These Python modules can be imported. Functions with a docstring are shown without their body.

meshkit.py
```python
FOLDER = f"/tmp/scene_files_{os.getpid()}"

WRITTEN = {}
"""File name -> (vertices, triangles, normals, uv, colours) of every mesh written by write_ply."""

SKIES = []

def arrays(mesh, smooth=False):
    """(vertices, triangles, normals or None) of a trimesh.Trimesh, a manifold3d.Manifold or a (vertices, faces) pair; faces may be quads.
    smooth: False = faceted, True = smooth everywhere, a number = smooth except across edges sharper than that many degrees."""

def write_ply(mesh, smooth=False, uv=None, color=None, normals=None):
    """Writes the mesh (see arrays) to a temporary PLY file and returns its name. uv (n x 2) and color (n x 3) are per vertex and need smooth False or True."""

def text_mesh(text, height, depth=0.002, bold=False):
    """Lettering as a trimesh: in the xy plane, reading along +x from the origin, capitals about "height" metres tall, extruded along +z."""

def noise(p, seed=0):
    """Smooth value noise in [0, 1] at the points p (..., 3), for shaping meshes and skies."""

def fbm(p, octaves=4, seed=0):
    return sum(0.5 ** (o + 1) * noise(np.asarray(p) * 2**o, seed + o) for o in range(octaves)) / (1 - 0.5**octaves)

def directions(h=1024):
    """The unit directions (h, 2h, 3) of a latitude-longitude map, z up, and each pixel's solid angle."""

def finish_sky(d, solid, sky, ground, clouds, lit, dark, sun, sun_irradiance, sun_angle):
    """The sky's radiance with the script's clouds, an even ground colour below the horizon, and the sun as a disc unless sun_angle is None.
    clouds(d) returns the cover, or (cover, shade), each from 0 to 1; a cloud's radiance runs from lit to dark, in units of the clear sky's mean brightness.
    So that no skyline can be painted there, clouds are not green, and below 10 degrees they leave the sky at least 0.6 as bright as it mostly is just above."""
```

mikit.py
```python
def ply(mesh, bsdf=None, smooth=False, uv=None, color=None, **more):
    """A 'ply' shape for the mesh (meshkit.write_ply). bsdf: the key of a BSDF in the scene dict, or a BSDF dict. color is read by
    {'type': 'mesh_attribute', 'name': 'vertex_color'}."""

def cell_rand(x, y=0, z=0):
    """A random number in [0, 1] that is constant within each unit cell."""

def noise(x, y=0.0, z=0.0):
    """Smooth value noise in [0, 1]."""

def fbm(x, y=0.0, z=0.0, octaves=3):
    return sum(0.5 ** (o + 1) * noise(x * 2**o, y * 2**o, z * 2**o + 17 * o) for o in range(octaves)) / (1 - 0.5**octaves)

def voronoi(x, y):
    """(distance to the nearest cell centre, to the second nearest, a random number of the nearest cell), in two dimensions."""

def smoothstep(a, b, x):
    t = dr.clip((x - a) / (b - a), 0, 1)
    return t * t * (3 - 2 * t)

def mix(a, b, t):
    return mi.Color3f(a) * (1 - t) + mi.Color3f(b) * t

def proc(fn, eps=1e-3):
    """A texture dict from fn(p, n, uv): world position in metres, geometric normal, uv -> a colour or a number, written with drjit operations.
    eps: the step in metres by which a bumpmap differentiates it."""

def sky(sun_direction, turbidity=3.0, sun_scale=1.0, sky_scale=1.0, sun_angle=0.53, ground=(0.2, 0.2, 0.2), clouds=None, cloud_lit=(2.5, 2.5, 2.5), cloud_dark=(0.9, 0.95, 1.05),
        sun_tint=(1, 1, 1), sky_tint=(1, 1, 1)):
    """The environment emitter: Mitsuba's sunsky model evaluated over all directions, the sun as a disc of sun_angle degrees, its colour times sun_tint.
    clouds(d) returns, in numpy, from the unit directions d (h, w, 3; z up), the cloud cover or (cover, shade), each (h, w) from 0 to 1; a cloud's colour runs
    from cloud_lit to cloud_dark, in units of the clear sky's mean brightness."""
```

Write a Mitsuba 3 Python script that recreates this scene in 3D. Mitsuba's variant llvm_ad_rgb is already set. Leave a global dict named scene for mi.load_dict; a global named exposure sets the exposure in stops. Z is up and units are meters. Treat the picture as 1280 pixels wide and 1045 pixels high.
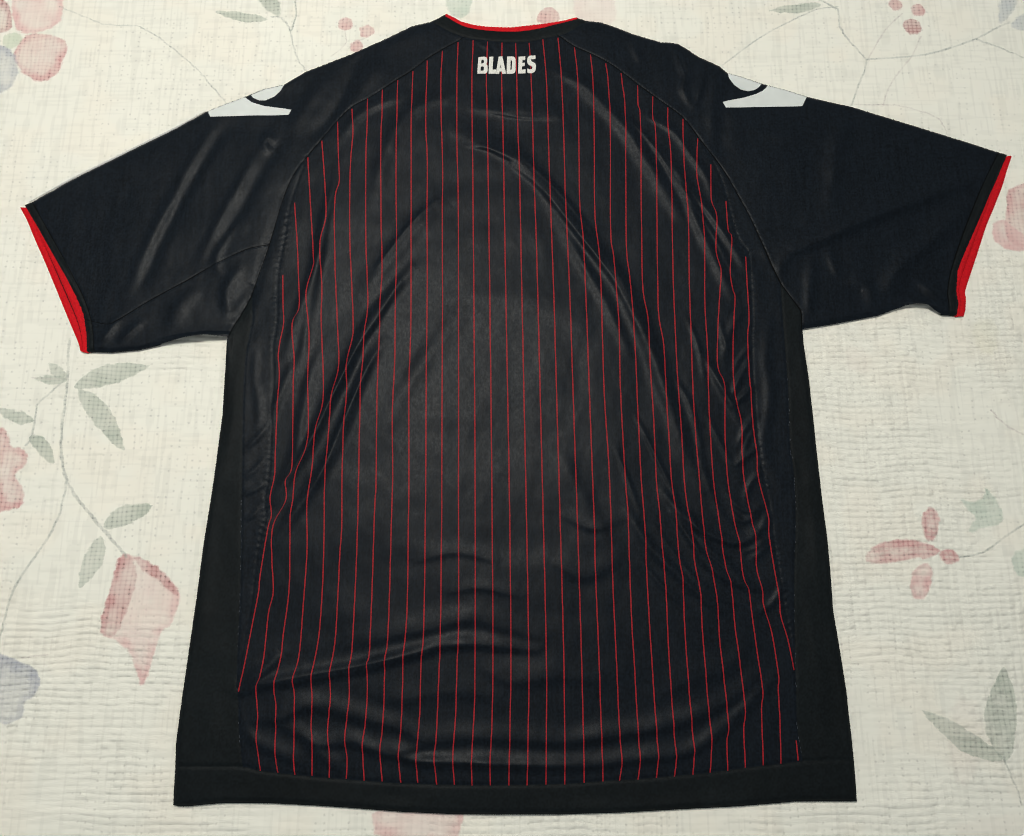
# A black football jersey with red pinstripes laid out, back up, on a printed cream bedspread.
# Plane coordinates in the lists below are millimetres on the bed (x to the right, y towards the collar).
import math
import numpy as np
import drjit as dr
import mitsuba as mi
import trimesh
import shapely
import shapely.affinity
from shapely.geometry import Polygon, LineString, Point, MultiPolygon
from shapely.ops import unary_union
from scipy.spatial import cKDTree, Delaunay
from scipy.ndimage import map_coordinates, spline_filter
import mikit, meshkit
from mikit import proc, noise, fbm, smoothstep, mix, cell_rand

T = mi.ScalarTransform4f
scene, labels = {}, {}

# ------------------------------------------------------------------ camera, light, exposure
exposure = 0.0
TILT, DIST = math.radians(15.0), 0.93
scene['camera'] = {'type': 'perspective', 'fov': 58.0, 'fov_axis': 'x', 'near_clip': 0.05, 'far_clip': 20.0,
                   'to_world': T().look_at(origin=[0, -DIST * math.sin(TILT), DIST * math.cos(TILT)], target=[0, 0, 0], up=[0, 1, 0])}
scene['room_light'] = {'type': 'constant', 'radiance': {'type': 'rgb', 'value': [0.275, 0.30, 0.305]}}
scene['ceiling_lamp'] = {'type': 'disk', 'to_world': T().look_at(origin=[-0.24, 0.56, 1.62], target=[-0.28, 0.0, 0.0], up=[0, 1, 0]) @ T().scale(0.20),
                         'emitter': {'type': 'area', 'radiance': {'type': 'rgb', 'value': [56.5, 55.2, 50.5]}}}
labels['ceiling_lamp'] = {'label': 'round lit ceiling lamp above the bed', 'category': 'lamp'}

# ------------------------------------------------------------------ measured outlines
OUTLINE = [[72.7,470.4],[58.1,465.8],[36.8,461.6],[19.9,459.5],[0.0,457.0],[-25.4,457.5],[-42.6,460.0],[-56.7,464.2],[-74.2,474.9],[-89.9,465.3],[-93.5,463.7],[-113.3,458.4],[-129.4,449.4],[-144.4,441.0],[-179.7,422.7],[-214.8,406.7],[-229.6,400.0],[-252.9,383.1],[-275.4,377.2],[-296.0,367.2],[-316.8,358.0],[-335.2,349.2],[-367.9,327.8],[-401.5,308.1],[-432.6,289.5],[-467.1,269.2],[-514.3,237.7],[-520.7,234.4],[-508.9,217.0],[-494.1,195.1],[-479.5,173.5],[-465.3,151.7],[-453.1,130.1],[-443.6,109.7],[-437.7,87.7],[-434.6,69.0],[-410.4,68.2],[-382.0,71.2],[-362.0,76.4],[-349.2,79.9],[-335.0,82.5],[-312.7,85.1],[-291.3,84.6],[-291.6,78.1],[-291.7,39.4],[-290.8,4.0],[-294.0,-65.5],[-298.7,-124.6],[-301.3,-183.3],[-304.1,-232.1],[-306.4,-267.7],[-308.2,-308.6],[-306.9,-329.5],[-305.8,-362.2],[-299.8,-363.6],[-291.4,-363.4],[-274.6,-361.8],[-259.0,-360.6],[-238.6,-360.6],[-218.5,-360.9],[-177.9,-362.8],[-144.4,-364.8],[-98.8,-368.1],[-53.3,-370.0],[-14.4,-370.4],[43.2,-370.3],[96.4,-368.8],[151.2,-366.0],[202.2,-363.6],[232.7,-361.4],[255.0,-359.5],[282.1,-359.2],[311.7,-359.3],[312.6,-324.1],[312.2,-301.2],[311.3,-263.1],[308.9,-228.4],[305.7,-188.4],[306.2,-153.7],[306.2,-123.7],[304.0,-71.9],[302.4,6.6],[301.5,44.1],[299.4,78.1],[299.5,94.3],[336.1,100.4],[357.4,104.8],[378.5,108.8],[392.3,114.1],[406.9,119.0],[417.9,120.8],[429.4,119.4],[437.1,114.1],[444.8,109.7],[460.2,109.0],[463.9,123.0],[463.5,136.4],[467.6,158.9],[481.4,188.2],[495.2,216.1],[510.0,244.3],[524.7,270.2],[537.6,294.9],[529.3,297.8],[496.9,310.3],[447.2,328.8],[371.1,356.1],[326.5,367.9],[306.4,375.5],[277.7,384.6],[257.6,392.6],[240.3,398.4],[232.7,406.7],[208.9,419.6],[198.0,428.5],[187.5,435.8],[177.7,437.4],[167.8,437.9],[136.6,448.7],[117.8,457.4],[100.8,463.8],[84.0,465.8]]
COLLAR_UP = [[-74.0,473.3],[-56.6,462.7],[-42.5,458.4],[-25.3,455.9],[0.0,455.5],[19.9,457.9],[36.8,460.0],[58.0,464.3],[72.6,468.8]]
TRIM_LOW = [[-75.6,469.6],[-57.8,457.9],[-43.7,453.1],[-22.5,450.0],[0.0,449.1],[16.9,450.2],[36.6,454.6],[45.1,457.4],[57.8,461.1],[73.8,466.2]]
BAND_LOW = [[-89.5,462.2],[-80.3,455.3],[-67.6,447.9],[-54.0,442.2],[-43.5,439.2],[-27.0,436.9],[-11.2,435.6],[4.2,435.3],[19.8,435.9],[36.0,440.1],[52.2,443.7],[64.9,449.0],[74.0,455.8],[83.6,462.7]]
RAG_L = [[-54.0,442.2],[-61.5,436.4],[-77.9,426.0],[-95.6,413.1],[-111.5,398.7],[-126.9,386.9],[-143.3,374.2],[-158.7,363.1],[-176.3,351.6],[-191.8,335.1],[-208.0,311.5],[-221.0,292.5],[-231.1,276.5],[-238.7,260.2],[-245.4,237.5],[-252.2,203.8],[-257.6,180.2],[-264.7,153.5],[-270.8,132.0],[-279.1,112.5],[-287.9,93.6],[-290.0,83.2]]
RAG_R = [[52.2,443.7],[70.0,429.8],[90.0,418.7],[113.2,403.8],[139.5,380.7],[156.9,366.1],[174.1,352.1],[188.0,338.6],[203.0,315.4],[219.0,290.0],[231.5,268.8],[250.2,226.2],[260.9,196.0],[271.3,164.8],[279.8,143.6],[286.2,132.9],[294.5,119.6],[298.4,111.6],[298.1,92.8]]
INS_L = [[-221.0,292.5],[-229.5,263.1],[-236.3,234.6],[-240.4,192.7],[-244.5,151.7],[-242.1,102.8],[-244.4,75.0],[-241.4,42.4],[-240.9,5.4],[-239.4,-34.0],[-239.3,-59.9],[-241.7,-81.4],[-239.6,-101.1],[-242.4,-115.9],[-245.6,-146.6],[-246.8,-172.4],[-250.0,-202.1],[-253.2,-228.5],[-256.5,-253.7]]
INS_R = [[203.0,315.4],[216.3,288.1],[227.4,256.4],[234.3,215.9],[239.6,192.7],[248.6,176.2],[248.6,138.3],[248.1,105.5],[245.8,83.6],[244.5,40.7],[245.0,23.8],[244.5,-7.0],[246.2,-39.7],[247.9,-59.9],[252.9,-99.2],[253.2,-116.6],[255.6,-147.2],[258.6,-178.4],[259.5,-195.5],[262.3,-217.6],[264.6,-250.1]]
SIDE_L = [[-270.8,132.0],[-267.9,106.3],[-269.3,91.5],[-271.8,59.5],[-269.9,7.1],[-264.2,-83.7],[-262.4,-117.4],[-259.9,-161.1],[-258.5,-198.4],[-257.5,-232.1],[-256.5,-253.7],[-253.7,-270.8],[-251.3,-293.3],[-248.5,-310.0],[-244.9,-329.6]]
SIDE_R = [[279.8,143.6],[279.2,114.3],[279.3,72.7],[279.0,30.6],[276.7,-23.4],[277.7,-51.8],[277.7,-71.8],[276.1,-106.5],[270.7,-154.2],[268.0,-188.8],[266.1,-222.7],[264.6,-250.1],[262.3,-293.0],[263.6,-313.4],[264.9,-324.8]]
HEM_TOP = [[-305.6,-329.1],[-276.1,-329.2],[-244.9,-329.6],[-228.6,-333.0],[-195.8,-336.6],[-165.9,-339.4],[-133.9,-341.5],[-101.3,-343.7],[-57.9,-344.9],[-19.5,-345.2],[47.7,-344.2],[82.5,-341.8],[115.9,-340.1],[147.1,-337.4],[179.9,-334.7],[212.1,-330.6],[244.3,-327.2],[264.9,-324.8],[287.5,-324.1],[311.2,-323.8]]
GUS_L = [[-439.9,103.7],[-416.2,98.4],[-404.4,103.7],[-380.7,120.9],[-365.9,130.7],[-341.2,145.8],[-321.9,159.0],[-304.4,169.4],[-280.9,181.2],[-267.8,185.4],[-256.1,187.7]]
CUFF_L = [[-511.2,236.0],[-485.5,195.5],[-470.8,172.6],[-457.1,149.9],[-444.5,128.5],[-434.8,106.3],[-429.1,85.4],[-426.5,67.2]]
CUFF_R = [[526.9,295.4],[505.6,258.3],[480.2,207.5],[462.4,166.2],[455.9,147.2],[452.9,132.9],[452.6,120.5],[451.1,107.7]]
CUFF_IN_L = [[-518.8,231.9],[-507.2,215.5],[-492.5,193.7],[-477.9,172.1],[-463.8,150.4],[-451.6,128.9],[-442.1,108.5],[-436.2,86.6],[-433.2,68.0]]
CUFF_IN_R = [[458.6,107.9],[462.4,121.8],[461.9,135.1],[466.0,157.6],[479.8,186.8],[493.5,214.5],[508.3,242.7],[522.9,268.4],[535.8,293.1]]
LIN_L = [[-526.1,232.6],[-516.2,216.6],[-505.8,196.1],[-493.4,173.1],[-481.1,149.4],[-468.8,125.2],[-456.7,101.2],[-445.9,80.2],[-442.2,70.7]]
LIN_R = [[543.3,294.4],[535.6,276.5],[527.3,256.6],[515.4,232.6],[503.9,209.7],[488.4,173.1],[473.8,138.6],[473.1,129.6],[471.2,118.0],[467.9,108.7]]
LIP_L = [[-520.7,232.0],[-508.6,211.8],[-493.5,187.7],[-478.2,160.3],[-461.8,129.7],[-448.6,103.1],[-442.8,86.5],[-438.7,69.1]]
LIP_R = [[538.2,293.8],[525.6,267.7],[512.9,243.8],[500.0,217.4],[485.8,186.8],[471.7,155.8],[466.1,137.8],[466.2,125.2],[462.4,108.4]]
EMBLEMS = [[[[-334.2,347.5],[-316.1,356.1],[-294.8,365.5],[-292.4,363.0],[-286.8,358.9],[-273.3,354.6],[-251.1,351.4],[-242.7,349.4],[-245.3,343.1],[-281.3,342.6],[-330.7,340.1]],[[-288.4,367.9],[-274.7,375.2],[-263.4,378.2],[-252.5,381.3],[-256.0,373.6],[-262.6,366.5],[-272.0,361.7],[-279.1,361.5],[-285.9,364.5]]],[[[325.6,366.0],[319.5,354.1],[235.2,351.9],[232.1,358.7],[238.4,360.7],[256.3,364.8],[269.9,369.5],[277.3,373.6],[281.1,377.1],[283.5,380.7],[305.6,373.6]],[[240.1,396.2],[256.9,390.6],[276.9,382.7],[274.1,378.6],[268.5,374.6],[261.3,372.9],[253.4,374.9],[245.8,381.0],[241.0,389.3]]]]
LETTERS = {"B":[[[-37.4,414.9],[-30.7,415.3],[-28.5,414.3],[-27.8,412.0],[-27.9,408.8],[-28.7,406.4],[-27.4,404.0],[-27.3,399.2],[-27.8,396.0],[-29.4,394.4],[-38.3,394.1]],[[-34.3,411.7],[-31.8,412.0],[-31.0,410.4],[-31.2,407.8],[-32.9,406.9],[-34.7,406.7]],[[-34.8,403.3],[-32.3,403.7],[-31.0,402.1],[-31.1,398.5],[-32.5,397.6],[-35.3,397.4]]],"L":[[[-25.3,415.1],[-21.1,415.6],[-21.7,398.9],[-17.9,399.2],[-18.2,394.4],[-25.7,394.1]]],"A":[[[-14.7,415.6],[-10.9,415.9],[-6.8,394.2],[-10.7,394.1],[-11.4,397.3],[-13.9,397.1],[-14.6,394.1],[-17.8,394.1]],[[-12.7,408.8],[-11.7,401.4],[-13.5,401.3]]],"D":[[[-5.4,415.6],[1.1,415.7],[3.3,414.0],[3.9,410.4],[3.8,398.4],[2.8,395.3],[0.7,394.2],[-5.7,394.1]],[[-1.7,411.4],[-0.3,411.1],[0.3,409.1],[0.0,399.8],[-0.8,398.2],[-2.1,398.2]]],"E":[[[7.5,415.3],[14.5,415.9],[14.6,411.7],[11.4,411.4],[11.3,407.5],[14.2,407.7],[14.1,404.0],[11.0,403.7],[10.8,399.0],[14.9,399.5],[14.9,395.0],[6.9,394.4]]],"S":[[[26.0,417.2],[26.1,412.7],[23.2,412.0],[21.8,412.7],[20.9,411.4],[21.2,409.8],[25.6,406.9],[26.6,403.7],[26.3,399.5],[25.0,396.5],[22.2,394.9],[18.9,395.0],[17.0,395.8],[17.1,400.3],[20.6,399.2],[22.3,399.8],[22.8,401.6],[22.3,403.3],[18.9,405.3],[17.3,407.5],[17.0,411.4],[17.9,414.6],[20.1,416.1],[23.2,416.2]]]}
STRIPES = [[[-239.3,153.1],[-237.1,124.5],[-235.0,98.9],[-237.4,78.9],[-238.0,63.4],[-235.4,42.1],[-235.4,5.2],[-234.4,-34.3],[-233.5,-60.1],[-236.3,-81.6],[-234.0,-99.6],[-236.3,-111.3],[-241.1,-157.4],[-241.5,-172.4],[-245.4,-202.2],[-249.5,-235.0],[-251.9,-252.3],[-253.6,-264.4]],[[-231.9,236.0],[-226.7,193.2],[-222.3,146.8],[-219.6,116.5],[-225.9,98.1],[-221.5,59.1],[-221.0,37.9],[-218.5,-13.8],[-216.6,-52.8],[-222.1,-65.7],[-220.9,-84.7],[-231.7,-109.8],[-230.7,-142.5],[-227.5,-172.4],[-231.0,-193.3],[-232.5,-232.1],[-234.2,-250.1],[-237.5,-261.6],[-234.2,-285.6],[-234.0,-305.1],[-228.4,-333.2]],[[-220.9,290.4],[-216.4,249.2],[-208.3,174.8],[-207.4,163.9],[-213.2,134.3],[-209.8,102.4],[-207.7,80.7],[-206.7,40.4],[-203.5,1.0],[-203.2,-31.0],[-212.8,-58.1],[-214.1,-84.7],[-215.3,-100.4],[-214.0,-133.0],[-212.6,-170.9],[-215.8,-213.2],[-216.3,-232.1],[-220.9,-259.9],[-217.8,-278.3],[-215.8,-317.1],[-212.5,-334.6]],[[-206.9,310.9],[-200.7,258.7],[-197.1,218.2],[-201.7,188.6],[-197.7,137.8],[-196.6,102.4],[-190.7,37.9],[-190.1,11.0],[-194.6,-9.7],[-196.5,-31.8],[-197.0,-52.0],[-199.3,-80.8],[-199.9,-96.5],[-197.4,-133.0],[-198.4,-189.6],[-199.6,-231.4],[-203.7,-253.7],[-200.9,-272.2],[-198.8,-320.2],[-197.0,-336.6]],[[-191.0,334.5],[-187.5,287.0],[-185.4,262.5],[-188.4,246.4],[-188.5,221.0],[-185.3,164.8],[-180.1,102.4],[-176.1,53.2],[-180.7,23.5],[-182.2,-3.1],[-182.9,-34.3],[-183.6,-73.6],[-182.0,-112.1],[-180.9,-161.1],[-181.9,-213.2],[-186.6,-250.8],[-184.7,-272.2],[-184.7,-293.2],[-182.6,-308.3],[-181.4,-337.3]],[[-175.6,349.4],[-173.4,320.7],[-174.5,287.0],[-173.7,249.2],[-171.1,193.2],[-167.3,146.8],[-163.5,98.1],[-163.7,83.3],[-167.4,57.4],[-166.5,21.4],[-167.6,-23.7],[-166.9,-64.9],[-165.0,-112.1],[-165.8,-142.9],[-166.2,-213.2],[-169.7,-247.3],[-168.0,-270.8],[-169.4,-297.8],[-166.2,-320.2],[-165.7,-339.3]],[[-159.1,362.4],[-158.3,335.5],[-158.1,287.0],[-154.3,193.2],[-150.7,146.8],[-149.4,115.6],[-151.5,85.0],[-151.8,54.9],[-152.5,26.1],[-150.7,-64.9],[-149.8,-104.3],[-149.6,-161.1],[-150.0,-222.0],[-151.9,-245.1],[-150.7,-270.8],[-153.1,-303.7],[-150.2,-323.0],[-150.1,-340.0]],[[-143.1,373.5],[-142.5,345.4],[-142.6,310.9],[-139.1,216.3],[-135.8,161.2],[-136.6,127.2],[-136.1,89.3],[-135.8,26.1],[-133.5,-64.9],[-133.8,-96.5],[-133.5,-220.5],[-135.4,-239.4],[-134.1,-262.3],[-134.5,-289.1],[-136.5,-311.0],[-133.8,-341.4]],[[-126.7,385.7],[-126.0,335.5],[-124.8,263.5],[-121.4,182.2],[-120.8,122.7],[-119.4,57.4],[-119.6,5.2],[-117.3,-64.9],[-117.1,-96.5],[-116.7,-208.1],[-118.7,-235.7],[-118.3,-269.4],[-118.8,-296.4],[-120.4,-316.8],[-117.5,-342.0]],[[-110.2,397.9],[-110.2,335.5],[-109.0,286.5],[-105.5,155.8],[-104.1,89.3],[-103.9,26.1],[-101.3,-64.9],[-100.7,-96.5],[-99.5,-192.6],[-101.9,-234.3],[-101.5,-262.3],[-101.9,-296.4],[-103.3,-320.9],[-100.7,-343.4]],[[-94.5,411.3],[-94.5,335.5],[-91.6,287.0],[-90.3,216.3],[-88.5,155.8],[-87.2,67.7],[-84.8,-64.9],[-84.3,-96.5],[-83.2,-208.1],[-85.0,-239.0],[-84.8,-277.1],[-86.2,-306.5],[-87.2,-323.7],[-85.3,-343.4]],[[-77.8,423.7],[-78.9,385.7],[-77.4,335.5],[-75.2,287.0],[-74.0,216.3],[-71.6,102.4],[-69.1,-64.9],[-68.5,-96.5],[-67.4,-208.1],[-68.0,-246.5],[-68.6,-277.1],[-69.4,-306.5],[-70.8,-320.9],[-68.1,-344.8]],[[-60.5,435.1],[-61.1,385.7],[-60.0,310.9],[-57.5,239.8],[-55.6,137.8],[-52.1,-96.5],[-50.4,-208.1],[-51.2,-235.7],[-51.9,-284.6],[-53.8,-320.9],[-52.0,-344.8]],[[-43.5,437.2],[-44.5,385.7],[-43.0,306.0],[-40.2,164.8],[-37.9,33.6],[-35.8,-96.5],[-34.6,-208.1],[-34.6,-246.5],[-34.7,-277.1],[-36.7,-323.7],[-36.1,-345.4]],[[-27.4,435.7],[-28.4,385.7],[-27.1,335.5],[-23.3,146.8],[-19.4,-96.5],[-17.9,-232.1],[-18.4,-291.9],[-19.9,-323.7],[-19.5,-345.4]],[[-11.2,434.1],[-11.5,385.7],[-9.6,310.9],[-6.7,146.8],[-2.3,-96.5],[-1.1,-232.1],[-1.8,-291.9],[-2.9,-345.4]],[[4.0,433.6],[5.3,385.7],[6.1,335.5],[8.3,263.5],[10.0,146.8],[14.0,-96.5],[15.7,-239.4],[14.6,-306.5],[13.7,-345.4]],[[19.3,433.6],[21.3,385.7],[22.7,325.6],[23.7,263.5],[25.4,204.6],[26.6,137.8],[30.3,-96.5],[32.1,-232.1],[31.4,-306.5],[30.7,-344.8]],[[34.6,438.3],[38.1,385.7],[39.7,310.9],[41.0,239.8],[43.2,137.8],[46.7,-96.5],[48.4,-232.1],[48.2,-306.5],[47.7,-344.8]],[[51.7,440.4],[54.9,385.7],[56.5,310.9],[57.2,239.8],[59.8,137.8],[63.4,-96.5],[65.0,-232.1],[65.4,-306.5],[65.4,-343.4]],[[69.9,428.4],[72.7,385.7],[72.6,287.0],[72.4,235.0],[75.0,193.2],[76.4,137.8],[79.7,-96.5],[79.8,-145.2],[81.3,-232.1],[82.0,-299.3],[82.4,-342.0]],[[87.6,418.5],[89.5,385.7],[89.5,310.9],[88.2,227.5],[90.9,186.3],[92.4,146.8],[92.6,67.7],[93.2,15.2],[95.5,-45.6],[96.2,-96.5],[96.1,-136.8],[96.5,-176.9],[97.7,-239.4],[98.7,-299.3],[99.9,-325.7],[97.4,-341.4]],[[104.2,407.2],[106.3,385.7],[107.3,323.6],[104.5,204.6],[106.6,177.6],[107.5,151.3],[109.8,100.7],[109.5,26.1],[111.5,-64.9],[112.8,-96.5],[112.8,-145.2],[113.3,-208.1],[114.3,-235.7],[115.7,-299.3],[116.6,-324.0],[114.3,-340.7]],[[121.2,394.9],[122.1,380.6],[124.2,348.4],[121.8,239.8],[120.6,182.2],[122.6,154.0],[123.9,122.7],[125.9,63.9],[126.3,5.2],[127.2,-64.9],[128.4,-96.5],[129.0,-121.1],[128.9,-145.2],[130.0,-208.1],[130.8,-233.6],[132.6,-299.3],[133.2,-320.9],[131.0,-339.3]],[[138.9,379.6],[138.7,355.4],[140.6,338.5],[138.2,239.8],[136.0,155.8],[136.7,128.9],[139.9,105.1],[140.0,63.9],[141.7,5.2],[142.1,-64.9],[143.9,-96.5],[144.9,-129.1],[146.7,-169.4],[146.8,-208.1],[147.1,-235.7],[148.7,-299.3],[149.6,-322.3],[147.4,-338.0]],[[155.2,366.0],[154.1,338.5],[156.6,325.6],[155.4,263.5],[151.9,146.8],[151.4,106.8],[155.1,74.6],[155.1,21.9],[156.4,-25.3],[157.0,-64.9],[159.5,-96.5],[160.9,-140.6],[163.2,-161.1],[163.0,-200.7],[163.5,-235.7],[165.6,-299.3],[166.4,-316.8],[164.2,-336.6]],[[171.3,352.4],[170.3,328.6],[172.0,299.2],[170.7,239.8],[168.2,146.8],[167.6,68.1],[168.5,1.0],[169.6,-64.9],[171.9,-96.5],[174.7,-119.1],[175.4,-142.2],[179.4,-173.9],[179.5,-202.9],[180.2,-232.1],[181.4,-277.1],[182.7,-307.8],[180.1,-334.6]],[[187.1,337.5],[186.1,304.0],[186.2,251.1],[187.2,216.3],[184.8,146.8],[183.6,89.7],[182.6,5.2],[184.4,-66.5],[185.8,-106.7],[186.8,-130.7],[192.0,-154.3],[195.1,-181.4],[195.4,-213.9],[196.4,-235.7],[198.3,-270.8],[198.8,-297.4],[196.8,-307.8],[196.1,-333.2]],[[202.2,313.8],[198.9,273.1],[201.7,239.8],[202.8,193.2],[200.2,137.8],[199.4,111.2],[199.5,68.1],[197.8,5.2],[198.2,-64.9],[201.7,-106.7],[204.7,-147.3],[209.5,-167.9],[210.7,-205.9],[212.5,-228.5],[215.2,-279.8],[212.8,-297.8],[212.4,-330.5]],[[214.5,281.7],[212.9,240.7],[217.4,221.9],[214.3,181.2],[217.7,160.3],[217.3,146.8],[212.1,100.7],[209.1,61.7],[209.9,48.0],[214.6,31.1],[212.2,-21.6],[212.4,-64.9],[216.2,-104.7],[220.1,-127.6],[221.5,-159.4],[226.1,-171.7],[227.2,-188.9],[229.4,-219.0],[232.6,-263.0],[230.3,-281.3],[228.7,-328.4]],[[228.6,238.8],[228.7,204.2],[231.7,195.9],[227.9,156.7],[229.2,137.0],[231.0,126.3],[227.1,89.7],[224.2,30.3],[229.2,-5.3],[228.0,-35.9],[228.5,-64.9],[233.0,-102.8],[235.9,-120.7],[235.0,-150.5],[239.0,-171.7],[239.1,-185.9],[245.1,-210.7],[248.4,-248.0],[247.2,-263.0],[246.6,-292.9],[244.5,-327.1]],[[244.9,173.9],[244.6,137.8],[244.2,105.1],[241.4,83.3],[240.7,40.4],[241.1,23.5],[240.7,-7.2],[242.7,-39.9],[242.4,-61.7],[249.5,-99.3],[249.0,-117.2],[251.4,-147.3],[254.3,-178.4],[254.7,-195.5],[259.8,-217.6],[263.4,-244.8]],[[260.2,-307.1],[260.5,-324.3]]]
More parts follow.
